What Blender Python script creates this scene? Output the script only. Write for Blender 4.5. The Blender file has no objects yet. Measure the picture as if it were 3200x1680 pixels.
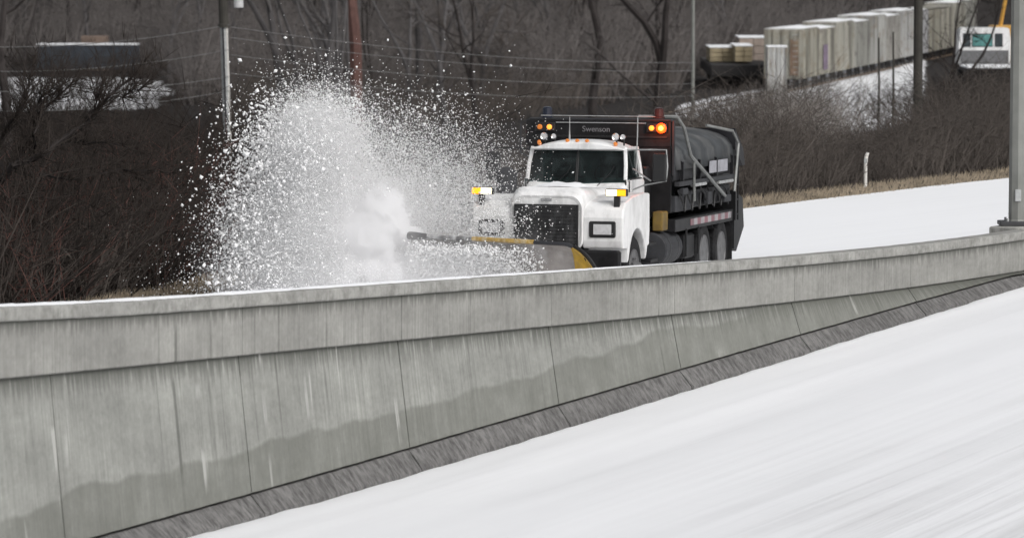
import bpy, math, random
import numpy as np
import bmesh
from mathutils import Vector, Matrix, noise as mnoise

R = math.radians
rng = np.random.default_rng(7)
random.seed(11)
scene = bpy.context.scene
COL = scene.collection

# ------------------------------------------------------------------ camera, sky, sun, exposure
FPX = 14000.0                       # focal length in pixels of a 3200 px wide picture
ZC = 5.87                           # eye height above the upper road beside the truck
PITCH = math.atan((840 + 230) / FPX)
cd = bpy.data.cameras.new('camera')
cd.sensor_width = 36.0
cd.lens = FPX / 3200 * 36.0
cd.clip_start = 1.0
cd.clip_end = 3000.0
cd.dof.use_dof = True
cd.dof.focus_distance = 68.0
cd.dof.aperture_fstop = 3.2
cam = bpy.data.objects.new('camera', cd)
cam.location = (0, 0, ZC)
cam.rotation_euler = (R(90) - PITCH, 0, 0)
COL.objects.link(cam)
scene.camera = cam

SUN_EL, SUN_AZ = 40.0, 140.0        # degrees; azimuth clockwise from +Y
w = bpy.data.worlds.new('World')
scene.world = w
w.use_nodes = True
wn, wl = w.node_tree.nodes, w.node_tree.links
bg = wn['Background']
sky = wn.new('ShaderNodeTexSky')
sky.sky_type = 'NISHITA'
sky.sun_disc = False
sky.sun_elevation = R(SUN_EL)
sky.sun_rotation = R(SUN_AZ)
sky.air_density = 1.0
sky.dust_density = 4.0
hs = wn.new('ShaderNodeHueSaturation')
hs.inputs['Saturation'].default_value = 0.16
wl.new(sky.outputs[0], hs.inputs['Color'])
wl.new(hs.outputs[0], bg.inputs[0])
bg.inputs[1].default_value = 0.12
sl = bpy.data.lights.new('sun', 'SUN')
sl.energy = 0.9
sl.angle = R(25)
sl.color = (1.0, 0.975, 0.94)
so = bpy.data.objects.new('sun', sl)
d_ = Vector((math.sin(R(SUN_AZ)) * math.cos(R(SUN_EL)), math.cos(R(SUN_AZ)) * math.cos(R(SUN_EL)), math.sin(R(SUN_EL))))
so.rotation_euler = d_.to_track_quat('Z', 'Y').to_euler()
so.location = (0, 0, 80)
COL.objects.link(so)
vs = scene.view_settings
vs.view_transform = 'Standard'
vs.look = 'None'
vs.gamma = 1
vs.use_curve_mapping = False
vs.exposure = 0.18
scene.render.engine = 'CYCLES'
scene.cycles.use_denoising = True
try:
    scene.cycles.denoiser = 'OPENIMAGEDENOISE'
except Exception:
    pass
scene.cycles.max_bounces = 16
scene.cycles.diffuse_bounces = 10
scene.cycles.volume_bounces = 12
scene.cycles.volume_step_rate = 0.35
scene.cycles.volume_max_steps = 256
scene.cycles.transparent_max_bounces = 16

FWD = Vector((0, math.cos(PITCH), -math.sin(PITCH)))
UPV = Vector((0, math.sin(PITCH), math.cos(PITCH)))


def at(px, py, d):
    """World point on the sight line through photograph pixel (px, py) at world distance y = d."""
    v = FWD + Vector(((px - 1600) / FPX, 0, 0)) + UPV * ((840 - py) / FPX)
    k = d / v.y
    return Vector((v.x * k, d, ZC + v.z * k))


def proj(p):
    q = Vector(p) - Vector((0, 0, ZC))
    c = q.dot(FWD)
    return 1600 + q.x / c * FPX, 840 - q.dot(UPV) / c * FPX


# ------------------------------------------------------------------ materials
def new_mat(name):
    m = bpy.data.materials.new(name)
    m.use_nodes = True
    nt = m.node_tree
    return m, nt.nodes, nt.links, nt.nodes['Principled BSDF']


def ramp(n, l, src, stops, mode='LINEAR'):
    r = n.new('ShaderNodeValToRGB')
    r.color_ramp.interpolation = mode
    els = r.color_ramp.elements
    els[0].position, els[0].color = stops[0][0], stops[0][1]
    els[1].position, els[1].color = stops[-1][0], stops[-1][1]
    for p, c in stops[1:-1]:
        e = els.new(p)
        e.color = c
    l.new(src, r.inputs[0])
    return r.outputs[0]


def g(v, a=1.0):
    return (v, v, v, a)


def noise_tex(n, l, vec, scale=5.0, detail=4.0, rough=0.55, dist=0.0, stretch=None):
    t = n.new('ShaderNodeTexNoise')
    t.inputs['Scale'].default_value = scale
    t.inputs['Detail'].default_value = detail
    t.inputs['Roughness'].default_value = rough
    t.inputs['Distortion'].default_value = dist
    if stretch is not None:
        mp = n.new('ShaderNodeMapping')
        mp.inputs['Scale'].default_value = stretch
        l.new(vec, mp.inputs['Vector'])
        vec = mp.outputs[0]
    l.new(vec, t.inputs['Vector'])
    return t.outputs[0]


def mixc(n, l, fac, a, b, blend='MIX'):
    mx = n.new('ShaderNodeMix')
    mx.data_type = 'RGBA'
    mx.blend_type = blend
    for sock, v in ((mx.inputs[0], fac), (mx.inputs[6], a), (mx.inputs[7], b)):
        if hasattr(v, 'is_linked') or hasattr(v, 'links'):
            l.new(v, sock)
        else:
            sock.default_value = v
    return mx.outputs[2]


def mth(n, l, op, a, b=0.0, clamp=False):
    m = n.new('ShaderNodeMath')
    m.operation = op
    m.use_clamp = clamp
    for sock, v in ((m.inputs[0], a), (m.inputs[1], b)):
        if hasattr(v, 'links'):
            l.new(v, sock)
        else:
            sock.default_value = v
    return m.outputs[0]


def bump(n, l, b, h, strength=0.3, dist=0.02):
    bp = n.new('ShaderNodeBump')
    bp.inputs['Strength'].default_value = strength
    bp.inputs['Distance'].default_value = dist
    l.new(h, bp.inputs['Height'])
    l.new(bp.outputs[0], b.inputs['Normal'])


def simple(name, col, rough=0.6, metal=0.0, var=0.25, scale=3.0, dirt=None, dirt_amt=0.0, bmp=0.0, spec=0.5):
    m, n, l, b = new_mat(name)
    tc = n.new('ShaderNodeTexCoord').outputs['Object']
    f = noise_tex(n, l, tc, scale, 6, 0.6)
    lo = tuple(c * (1 - var) for c in col) + (1,)
    hi = tuple(min(1, c * (1 + var)) for c in col) + (1,)
    c = ramp(n, l, f, [(0.3, lo), (0.7, hi)])
    if dirt is not None:
        f2 = noise_tex(n, l, tc, scale * 0.7, 8, 0.7, stretch=(1, 1, 0.45))
        k = ramp(n, l, f2, [(0.45, g(0)), (0.75, g(dirt_amt))])
        c = mixc(n, l, k, c, tuple(dirt) + (1,))
    l.new(c, b.inputs['Base Color'])
    b.inputs['Roughness'].default_value = rough
    b.inputs['Metallic'].default_value = metal
    b.inputs['Specular IOR Level'].default_value = spec
    if bmp:
        bump(n, l, b, f, bmp, 0.02)
    return m


def emit(name, col, strength, base=None):
    m, n, l, b = new_mat(name)
    b.inputs['Base Color'].default_value = tuple(base or col) + (1,)
    b.inputs['Emission Color'].default_value = tuple(col) + (1,)
    b.inputs['Emission Strength'].default_value = strength
    b.inputs['Roughness'].default_value = 0.3
    return m


M = {}
# concrete with streaks, runoff stains with painted ledge shadow, splash zone, white efflorescence. UV 'run' = (along, below ledge), 'toe' = (along, above toe)


def concrete(name, base, kind):
    m, n, l, b = new_mat(name)
    uv = n.new('ShaderNodeUVMap'); uv.uv_map = 'run'
    uv2 = n.new('ShaderNodeUVMap'); uv2.uv_map = 'toe'
    run, toe = uv.outputs[0], uv2.outputs[0]
    oc = n.new('ShaderNodeTexCoord').outputs['Object']
    big = noise_tex(n, l, run, 0.9, 5, 0.6)
    fine = noise_tex(n, l, oc, 14, 6, 0.7)
    st1 = noise_tex(n, l, run, 1.0, 5, 0.65, stretch=(7.0, 0.35, 1))
    st2 = noise_tex(n, l, run, 1.0, 4, 0.6, stretch=(22.0, 0.5, 1))
    c = ramp(n, l, big, [(0.3, tuple(x * 0.88 for x in base) + (1,)), (0.7, tuple(x * 1.1 for x in base) + (1,))])
    c = mixc(n, l, 0.38, c, ramp(n, l, fine, [(0.25, g(0.34)), (0.75, g(0.74))]), 'OVERLAY')
    c = mixc(n, l, 0.26 if kind != 'toe' else 0.1, c, ramp(n, l, st1, [(0.32, g(0.34)), (0.7, g(0.72))]), 'OVERLAY')
    blo = noise_tex(n, l, run, 1.0, 5, 0.65, stretch=(0.7, 1.6, 1))
    c = mixc(n, l, 0.45, c, ramp(n, l, blo, [(0.3, g(0.34)), (0.7, g(0.70))]), 'OVERLAY')
    sm_ = ramp(n, l, noise_tex(n, l, run, 1.0, 3, 0.5, stretch=(0.6, 0.8, 1)), [(0.4, g(0.05)), (0.65, g(0.42 if kind != 'toe' else 0.12))])
    c = mixc(n, l, sm_, c, ramp(n, l, st2, [(0.35, g(0.30)), (0.65, g(0.68))]), 'OVERLAY')
    sep = n.new('ShaderNodeSeparateXYZ'); l.new(run, sep.inputs[0])
    sep2 = n.new('ShaderNodeSeparateXYZ'); l.new(toe, sep2.inputs[0])
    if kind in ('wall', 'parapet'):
        # runoff drips from ledge or cap; their dark top band also paints the ledge's shadow
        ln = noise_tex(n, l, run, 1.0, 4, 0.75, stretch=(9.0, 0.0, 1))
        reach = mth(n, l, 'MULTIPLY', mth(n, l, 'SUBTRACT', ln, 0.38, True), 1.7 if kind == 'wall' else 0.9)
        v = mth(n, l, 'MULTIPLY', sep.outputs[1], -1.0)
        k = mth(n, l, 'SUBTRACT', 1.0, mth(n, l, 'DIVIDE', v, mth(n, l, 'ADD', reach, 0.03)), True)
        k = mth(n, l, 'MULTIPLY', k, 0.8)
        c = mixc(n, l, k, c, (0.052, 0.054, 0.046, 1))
    if kind in ('wall', 'parapet'):
        # a few single dark runs
        dk = noise_tex(n, l, run, 1.0, 3, 0.55, dist=0.15, stretch=(6.5, 0.04, 1))
        dm = noise_tex(n, l, run, 1.0, 3, 0.6, stretch=(0.7, 0.9, 1))
        k = mth(n, l, 'MULTIPLY', ramp(n, l, dk, [(0.58, g(0)), (0.66, g(1))]), ramp(n, l, dm, [(0.45, g(0)), (0.6, g(0.62))]))
        c = mixc(n, l, k, c, (0.085, 0.087, 0.077, 1))
    if kind == 'wall':
        wob = noise_tex(n, l, toe, 1.0, 6, 0.5, stretch=(0.42, 0.2, 1))
        lim = mth(n, l, 'ADD', mth(n, l, 'MULTIPLY', wob, 0.62), 0.20)
        k = mth(n, l, 'MULTIPLY', mth(n, l, 'SUBTRACT', lim, sep2.outputs[1]), 20.0, True)
        k = mth(n, l, 'MULTIPLY', k, 0.62)
        blot = ramp(n, l, noise_tex(n, l, toe, 1.0, 6, 0.7, stretch=(2.2, 1.2, 1)), [(0.3, g(0.5)), (0.6, g(1))])
        k = mth(n, l, 'MULTIPLY', k, blot)
        c = mixc(n, l, k, c, (0.118, 0.121, 0.105, 1))
        # white leached streaks
        ef = noise_tex(n, l, toe, 1.0, 3, 0.5, dist=0.9, stretch=(4.0, 0.22, 1))
        em = noise_tex(n, l, toe, 1.0, 2, 0.5, stretch=(0.9, 1.5, 1))
        k = mth(n, l, 'MULTIPLY', ramp(n, l, ef, [(0.63, g(0)), (0.68, g(1))]), ramp(n, l, em, [(0.50, g(0)), (0.62, g(0.8))]))
        c = mixc(n, l, k, c, (0.42, 0.42, 0.40, 1))
    if kind == 'toe':
        dd = noise_tex(n, l, run, 1.0, 8, 0.75, stretch=(11.0, 5.0, 1))
        c = mixc(n, l, ramp(n, l, dd, [(0.42, g(0.0)), (0.62, g(0.9))]), c, (0.06, 0.058, 0.057, 1))
    if kind == 'cap':
        dd = noise_tex(n, l, run, 1.0, 6, 0.75, stretch=(3, 3, 1))
        c = mixc(n, l, ramp(n, l, dd, [(0.45, g(0.0)), (0.7, g(0.75))]), c, (0.10, 0.10, 0.09, 1))
    l.new(c, b.inputs['Base Color'])
    b.inputs['Roughness'].default_value = 0.9
    b.inputs['Specular IOR Level'].default_value = 0.25
    bump(n, l, b, fine, 0.35, 0.01)
    return m


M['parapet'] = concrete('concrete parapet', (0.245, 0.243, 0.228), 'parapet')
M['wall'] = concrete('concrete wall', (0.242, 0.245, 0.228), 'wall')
M['toe'] = concrete('concrete toe', (0.17, 0.166, 0.163), 'toe')
M['cap'] = concrete('concrete cap', (0.30, 0.298, 0.282), 'cap')


def snow_mat(name, col=(0.83, 0.84, 0.865), streak=0.10):
    m, n, l, b = new_mat(name)
    uv = n.new('ShaderNodeUVMap'); uv.uv_map = 'run'
    oc = n.new('ShaderNodeTexCoord').outputs['Object']
    s1 = noise_tex(n, l, uv.outputs[0], 1.0, 5, 0.55, dist=0.3, stretch=(0.022, 2.4, 1))
    s2 = noise_tex(n, l, uv.outputs[0], 1.0, 4, 0.6, dist=0.2, stretch=(0.09, 5.5, 1))
    sm = noise_tex(n, l, oc, 0.12, 4, 0.5)
    k1 = ramp(n, l, s1, [(0.42, g(0)), (0.68, g(1))])
    k2 = ramp(n, l, s2, [(0.45, g(0)), (0.7, g(0.8))])
    k = mth(n, l, 'MULTIPLY', mth(n, l, 'ADD', k1, k2), ramp(n, l, sm, [(0.4, g(0.25)), (0.62, g(1))]))
    sp_ = n.new('ShaderNodeSeparateXYZ'); l.new(uv.outputs[0], sp_.inputs[0])
    zone = n.new('ShaderNodeMapRange'); zone.interpolation_type = 'SMOOTHSTEP'; zone.inputs['From Min'].default_value = 2.2; zone.inputs['From Max'].default_value = 7.5; zone.inputs['To Min'].default_value = 0.22; l.new(sp_.outputs[1], zone.inputs['Value'])
    k = mth(n, l, 'MULTIPLY', k, zone.outputs[0])
    k = mth(n, l, 'MULTIPLY', k, streak * 5)
    c = mixc(n, l, k, tuple(col) + (1,), tuple(x * 0.66 for x in (0.83, 0.83, 0.84)) + (1,))
    f = noise_tex(n, l, oc, 2.2, 8, 0.7)
    c = mixc(n, l, 0.12, c, ramp(n, l, f, [(0.3, g(0.4)), (0.7, g(0.62))]), 'OVERLAY')
    l.new(c, b.inputs['Base Color'])
    b.inputs['Roughness'].default_value = 0.85
    b.inputs['Specular IOR Level'].default_value = 0.2
    hgt = mth(n, l, 'ADD', mth(n, l, 'MULTIPLY', k, -0.6), mth(n, l, 'MULTIPLY', f, 0.3))
    bump(n, l, b, hgt, 0.35, 0.05)
    return m


M['snow_near'] = snow_mat('rutted snow', (0.845, 0.852, 0.872), 0.11)
M['snow_far'] = snow_mat('fresh snow', (0.86, 0.87, 0.89), 0.08)
M['snow_chunk'] = simple('thrown snow', (0.90, 0.90, 0.915), 0.8, var=0.04, scale=6, spec=0.1)
m_, n_, l_, b_ = new_mat('airborne snow')
n_.remove(b_)
df_ = n_.new('ShaderNodeBsdfDiffuse'); df_.inputs[0].default_value = (0.98, 0.98, 0.985, 1)
tl_ = n_.new('ShaderNodeBsdfTranslucent'); tl_.inputs[0].default_value = (0.98, 0.98, 0.985, 1)
mx_ = n_.new('ShaderNodeMixShader'); mx_.inputs[0].default_value = 0.10
l_.new(df_.outputs[0], mx_.inputs[1]); l_.new(tl_.outputs[0], mx_.inputs[2]); l_.new(mx_.outputs[0], n_['Material Output'].inputs[0])
M['snow_chunk'] = m_
M['snow_bit'] = simple('settled snow', (0.86, 0.87, 0.89), 0.85, var=0.06, scale=8, bmp=0.4, spec=0.1)
M['white_paint'] = simple('white truck paint', (0.80, 0.80, 0.80), 0.32, var=0.06, scale=2.5, dirt=(0.30, 0.295, 0.285), dirt_amt=0.9)
M['frame_grey'] = simple('worn galvanised steel', (0.42, 0.43, 0.43), 0.5, 0.5, var=0.25, scale=9)
M['pole_steel'] = simple('weathered light pole steel', (0.215, 0.22, 0.205), 0.6, 0.2, var=0.18, scale=2.0, dirt=(0.16, 0.16, 0.15), dirt_amt=0.5)
M['dark_steel'] = simple('dark base plate', (0.05, 0.05, 0.055), 0.6, 0.2)
M['black'] = simple('black truck steel', (0.011, 0.011, 0.012), 0.5, var=0.4, scale=4, dirt=(0.04, 0.04, 0.042), dirt_amt=0.5, spec=0.2)
M['black_trim'] = simple('black trim', (0.012, 0.012, 0.013), 0.5, var=0.3)
M['hopper'] = simple('salted black hopper', (0.012, 0.012, 0.014), 0.5, var=0.5, scale=3, dirt=(0.05, 0.05, 0.055), dirt_amt=0.4, spec=0.2)
M['grey_panel'] = simple('salt greyed panel', (0.026, 0.027, 0.031), 0.75, var=0.35, scale=4)
M['tarp'] = simple('snow dusted tarp', (0.05, 0.054, 0.058), 0.8, var=0.5, scale=1.6, dirt=(0.20, 0.195, 0.19), dirt_amt=0.75, spec=0.25)
M['grille'] = simple('black grille', (0.015, 0.015, 0.016), 0.5, var=0.3, scale=10, dirt=(0.35, 0.35, 0.36), dirt_amt=0.25)
M['rubber'] = simple('tyre rubber', (0.013, 0.013, 0.014), 0.8, var=0.3, scale=6, dirt=(0.05, 0.05, 0.053), dirt_amt=0.4, spec=0.2)
M['rim'] = simple('salted wheel rim', (0.12, 0.12, 0.124), 0.5, 0.2, var=0.3, scale=8)
M['chrome'] = simple('chrome', (0.75, 0.75, 0.75), 0.15, 1.0, var=0.05)
M['plow_yellow'] = simple('chipped yellow plow paint', (0.50, 0.31, 0.03), 0.55, var=0.3, scale=5, dirt=(0.24, 0.20, 0.15), dirt_amt=0.85)
M['plow_face'] = simple('scoured plow face', (0.36, 0.335, 0.32), 0.45, 0.3, var=0.25, scale=3, dirt=(0.75, 0.75, 0.77), dirt_amt=0.85)
M['tool_yellow'] = simple('dull yellow box', (0.16, 0.10, 0.015), 0.6, var=0.4, scale=5, dirt=(0.05, 0.045, 0.04), dirt_amt=0.8)
M['letter'] = simple('white lettering', (0.20, 0.20, 0.21), 0.6, var=0.3, scale=8)
M['letter_dark'] = simple('dark lettering', (0.05, 0.05, 0.055), 0.6)
M['amber_on'] = emit('lit amber lamp', (1.0, 0.30, 0.04), 1.6)
M['amber_hot'] = emit('flashing amber lamp', (1.0, 0.075, 0.004), 2.2)
M['amber_core'] = emit('flashing amber lamp core', (1.0, 0.42, 0.05), 6.0)
M['amber_dim'] = emit('dim amber lamp', (1.0, 0.30, 0.05), 0.35, (0.35, 0.12, 0.02))
M['yellow_on'] = emit('lit yellow turn lamp', (1.0, 0.33, 0.006), 1.5)
M['head_on'] = emit('lit plow headlamp', (1.0, 0.86, 0.62), 1.35)
M['lens_off'] = simple('unlit lamp lens', (0.55, 0.55, 0.56), 0.15, var=0.15, scale=12)
M['blue_lens'] = simple('dark blue beacon lens', (0.012, 0.016, 0.03), 0.2, var=0.2)
M['sign'] = simple('pale side panel', (0.30, 0.30, 0.33), 0.6, var=0.3, scale=4)
M['arm'] = simple('dull galvanised pipe', (0.22, 0.225, 0.22), 0.55, 0.3, var=0.25, scale=6)
M['rail_snowy'] = simple('snow caked rail', (0.12, 0.12, 0.12), 0.7, var=0.4, scale=9, dirt=(0.7, 0.7, 0.71), dirt_amt=1.0)
M['rail_yellow'] = simple('snow caked yellow rail', (0.36, 0.23, 0.05), 0.7, var=0.5, scale=11, dirt=(0.68, 0.62, 0.5), dirt_amt=0.95)
M['red_lens'] = simple('dark red beacon lens', (0.05, 0.012, 0.01), 0.25, var=0.2)
M['seat'] = simple('cab upholstery', (0.02, 0.022, 0.022), 0.8)
M['dash'] = simple('cab dashboard', (0.03, 0.033, 0.033), 0.7)


def glass(name, tint=(0.42, 0.60, 0.56)):
    m, n, l, b = new_mat(name)
    n.remove(b)
    out = n['Material Output']
    tr = n.new('ShaderNodeBsdfTransparent'); tr.inputs[0].default_value = tint + (1,)
    gl = n.new('ShaderNodeBsdfGlossy'); gl.inputs['Roughness'].default_value = 0.03
    df = n.new('ShaderNodeBsdfDiffuse'); df.inputs[0].default_value = (0.22, 0.29, 0.29, 1)
    fr = n.new('ShaderNodeFresnel'); fr.inputs[0].default_value = 1.5
    oc = n.new('ShaderNodeTexCoord').outputs['Object']
    k = ramp(n, l, noise_tex(n, l, oc, 4, 7, 0.7), [(0.45, g(0.01)), (0.8, g(0.14))])
    a = n.new('ShaderNodeMixShader'); l.new(k, a.inputs[0]); l.new(tr.outputs[0], a.inputs[1]); l.new(df.outputs[0], a.inputs[2])
    c = n.new('ShaderNodeMixShader'); l.new(mth(n, l, 'MULTIPLY', fr.outputs[0], 0.6), c.inputs[0]); l.new(a.outputs[0], c.inputs[1]); l.new(gl.outputs[0], c.inputs[2])
    l.new(c.outputs[0], out.inputs[0])
    return m


M['glass'] = glass('streaked windscreen glass', (0.22, 0.33, 0.32))
M['glass_teal'] = glass('teal window glass', (0.35, 0.72, 0.66))
# striped tape
m_, n_, l_, b_ = new_mat('red and white reflective tape')
tc_ = n_.new('ShaderNodeTexCoord').outputs['Object']
sx_ = n_.new('ShaderNodeSeparateXYZ'); l_.new(tc_, sx_.inputs[0])
k_ = mth(n_, l_, 'GREATER_THAN', mth(n_, l_, 'FRACT', mth(n_, l_, 'MULTIPLY', sx_.outputs[0], 1.9)), 0.5)
d2_ = ramp(n_, l_, noise_tex(n_, l_, tc_, 5, 6, 0.7), [(0.3, g(0.4)), (0.7, g(0.9))])
l_.new(mixc(n_, l_, d2_, mixc(n_, l_, k_, (0.62, 0.60, 0.61, 1), (0.34, 0.06, 0.09, 1)), (0.12, 0.11, 0.12, 1)), b_.inputs['Base Color'])
M['tape'] = m_
# vegetation
M['bark'] = simple('grey bark', (0.095, 0.090, 0.091), 0.9, var=0.35, scale=1.2, bmp=0.3, spec=0.1)
M['bark_dark'] = simple('dark wet bark', (0.040, 0.035, 0.034), 0.9, var=0.35, scale=1.5, bmp=0.3, spec=0.1)
M['bark_red'] = simple('reddish brown bark', (0.115, 0.066, 0.058), 0.9, var=0.3, scale=1.5, bmp=0.3, spec=0.1)
M['twig'] = simple('grey twigs', (0.122, 0.111, 0.107), 0.9, var=0.4, scale=0.25, spec=0.1)
M['twig_brown'] = simple('brown twigs', (0.090, 0.078, 0.070), 0.9, var=0.45, scale=0.35, spec=0.1)
M['twig_dark'] = simple('dark wet scrub', (0.035, 0.029, 0.026), 0.9, var=0.45, scale=0.3, spec=0.1)
M['twig_red'] = simple('reddish scrub stems', (0.115, 0.060, 0.052), 0.9, var=0.35, scale=0.5, spec=0.1)
M['grass'] = simple('dead verge grass', (0.33, 0.275, 0.205), 0.9, var=0.3, scale=1.0, spec=0.1)
M['wood_pole'] = simple('dark wood pole', (0.045, 0.042, 0.036), 0.85, var=0.3, scale=2)
M['wire'] = simple('overhead cable', (0.20, 0.20, 0.20), 0.6)
M['pvc'] = simple('white marker post', (0.72, 0.70, 0.66), 0.5, var=0.08)
# terrain: leaf litter, thin snow where the ground lies open
m_, n_, l_, b_ = new_mat('leaf litter with patches of snow')
oc_ = n_.new('ShaderNodeTexCoord').outputs['Object']
va_ = n_.new('ShaderNodeAttribute'); va_.attribute_name = 'snow'
f1_ = noise_tex(n_, l_, oc_, 0.16, 7, 0.65)
f2_ = noise_tex(n_, l_, oc_, 1.1, 6, 0.7)
lit_ = ramp(n_, l_, f2_, [(0.3, (0.020, 0.0185, 0.018, 1)), (0.7, (0.048, 0.044, 0.043, 1))])
ks_ = mth(n_, l_, 'ADD', mth(n_, l_, 'MULTIPLY', va_.outputs['Fac'], 1.5), mth(n_, l_, 'MULTIPLY', mth(n_, l_, 'ADD', f1_, f2_), 0.5))
ks_ = ramp(n_, l_, ks_, [(0.80, g(0)), (1.0, g(1))])
l_.new(mixc(n_, l_, ks_, lit_, (0.84, 0.85, 0.87, 1)), b_.inputs['Base Color'])
b_.inputs['Roughness'].default_value = 0.95
b_.inputs['Specular IOR Level'].default_value = 0.1
bump(n_, l_, b_, f2_, 0.5, 0.3)
M['terrain'] = m_


# ------------------------------------------------------------------ object helpers
def tag(o, label=None, cat=None, group=None, kind=None):
    if label: o['label'] = label
    if cat: o['category'] = cat
    if group: o['group'] = group
    if kind: o['kind'] = kind
    return o


def empty(name, loc=(0, 0, 0), rot=(0, 0, 0)):
    o = bpy.data.objects.new(name, None)
    o.location = loc
    o.rotation_euler = rot
    o.empty_display_size = 0.2
    COL.objects.link(o)
    return o


def copy_tree(o, parent=None):
    c = o.copy()
    COL.objects.link(c)
    c.parent = parent
    for ch in list(o.children):
        copy_tree(ch, c)
    return c


class MB:
    def __init__(s):
        s.v, s.f = [], []

    def add(s, vs, fs):
        k = len(s.v)
        s.v += [tuple(p) for p in vs]
        s.f += [tuple(i + k for i in q) for q in fs]
        return s

    def box(s, a, b, bev=0.0):
        x0, y0, z0 = (min(p, q) for p, q in zip(a, b))
        x1, y1, z1 = (max(p, q) for p, q in zip(a, b))
        if bev <= 0:
            return s.add([(x0, y0, z0), (x1, y0, z0), (x1, y1, z0), (x0, y1, z0), (x0, y0, z1), (x1, y0, z1), (x1, y1, z1), (x0, y1, z1)],
                         [(0, 3, 2, 1), (4, 5, 6, 7), (0, 1, 5, 4), (1, 2, 6, 5), (2, 3, 7, 6), (3, 0, 4, 7)])
        e = bev
        rings = []
        for z, q in ((z0, e), (z0 + e, 0), (z1 - e, 0), (z1, e)):
            c = e
            X0, X1, Y0, Y1 = x0 + q, x1 - q, y0 + q, y1 - q
            rings.append([(X0 + c, Y0, z), (X1 - c, Y0, z), (X1, Y0 + c, z), (X1, Y1 - c, z), (X1 - c, Y1, z), (X0 + c, Y1, z), (X0, Y1 - c, z), (X0, Y0 + c, z)])
        return s.loft(rings)

    def loft(s, rings, cap=True, closed=True):
        n = len(rings[0])
        vs = [p for r in rings for p in r]
        fs = []
        for i in range(len(rings) - 1):
            for j in range(n if closed else n - 1):
                a, b = i * n + j, i * n + (j + 1) % n
                fs.append((a, b, b + n, a + n))
        if cap and closed:
            fs.append(tuple(range(n - 1, -1, -1)))
            fs.append(tuple((len(rings) - 1) * n + j for j in range(n)))
        return s.add(vs, fs)

    def tube(s, pts, rad, n=6, cap=True):
        pts = [Vector(p) for p in pts]
        if not hasattr(rad, '__len__'):
            rad = [rad] * len(pts)
        rings = []
        ref = None
        for i, p in enumerate(pts):
            t = (pts[min(i + 1, len(pts) - 1)] - pts[max(i - 1, 0)])
            t = t.normalized() if t.length > 1e-9 else Vector((0, 0, 1))
            if ref is None:
                ref = Vector((1, 0, 0)) if abs(t.x) < 0.8 else Vector((0, 1, 0))
            u = t.cross(ref).normalized()
            v = t.cross(u)
            ref = v.cross(t) if False else ref
            rings.append([p + u * (math.cos(2 * math.pi * k / n) * rad[i]) + v * (math.sin(2 * math.pi * k / n) * rad[i]) for k in range(n)])
        return s.loft(rings, cap)

    def lathe(s, c, axis, prof, n=20, cap=True):
        """prof: (along, radius) pairs about an axis through c."""
        c, a = Vector(c), Vector(axis).normalized()
        u = a.cross(Vector((0, 0, 1)) if abs(a.z) < 0.9 else Vector((1, 0, 0))).normalized()
        v = a.cross(u)
        return s.loft([[c + a * h + u * (r * math.cos(2 * math.pi * k / n)) + v * (r * math.sin(2 * math.pi * k / n)) for k in range(n)] for h, r in prof], cap)

    def prism(s, poly, y0, y1, axis='y'):
        """polygon of (a, b) extruded along an axis: y -> (a, y, b), x -> (y, a, b), z -> (a, b, y)"""
        f = {'y': lambda a, b, t: (a, t, b), 'x': lambda a, b, t: (t, a, b), 'z': lambda a, b, t: (a, b, t)}[axis]
        n = len(poly)
        vs = [f(a, b, y0) for a, b in poly] + [f(a, b, y1) for a, b in poly]
        fs = [tuple(range(n)), tuple(range(2 * n - 1, n - 1, -1))] + [(i, i + n, (i + 1) % n + n, (i + 1) % n) for i in range(n)]
        return s.add(vs, fs)

    def build(s, name, mat, parent=None, smooth=False, bevel=0.0):
        me = bpy.data.meshes.new(name)
        me.from_pydata(s.v, [], s.f)
        me.materials.append(mat)
        me.validate()
        import bmesh
        bm = bmesh.new(); bm.from_mesh(me)
        bmesh.ops.recalc_face_normals(bm, faces=bm.faces)
        bm.to_mesh(me); bm.free()
        if smooth:
            me.polygons.foreach_set('use_smooth', [True] * len(me.polygons))
        o = bpy.data.objects.new(name, me)
        COL.objects.link(o)
        if parent is not None:
            o.parent = parent
        if bevel:
            md = o.modifiers.new('bevel', 'BEVEL'); md.width = bevel; md.segments = 2; md.limit_method = 'ANGLE'
        return o


def soup(name, V, F, mat, parent=None, smooth=False):
    """mesh from numpy arrays: V (n,3), F (m,3) triangles"""
    me = bpy.data.meshes.new(name)
    me.vertices.add(len(V)); me.vertices.foreach_set('co', np.ascontiguousarray(V, np.float32).ravel())
    me.loops.add(F.size); me.loops.foreach_set('vertex_index', np.ascontiguousarray(F, np.int32).ravel())
    me.polygons.add(len(F)); me.polygons.foreach_set('loop_start', np.arange(0, F.size, 3, dtype=np.int32))
    if smooth:
        me.polygons.foreach_set('use_smooth', np.ones(len(F), bool))
    me.update(calc_edges=True)
    me.materials.append(mat)
    o = bpy.data.objects.new(name, me)
    COL.objects.link(o)
    if parent is not None:
        o.parent = parent
    return o


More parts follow.
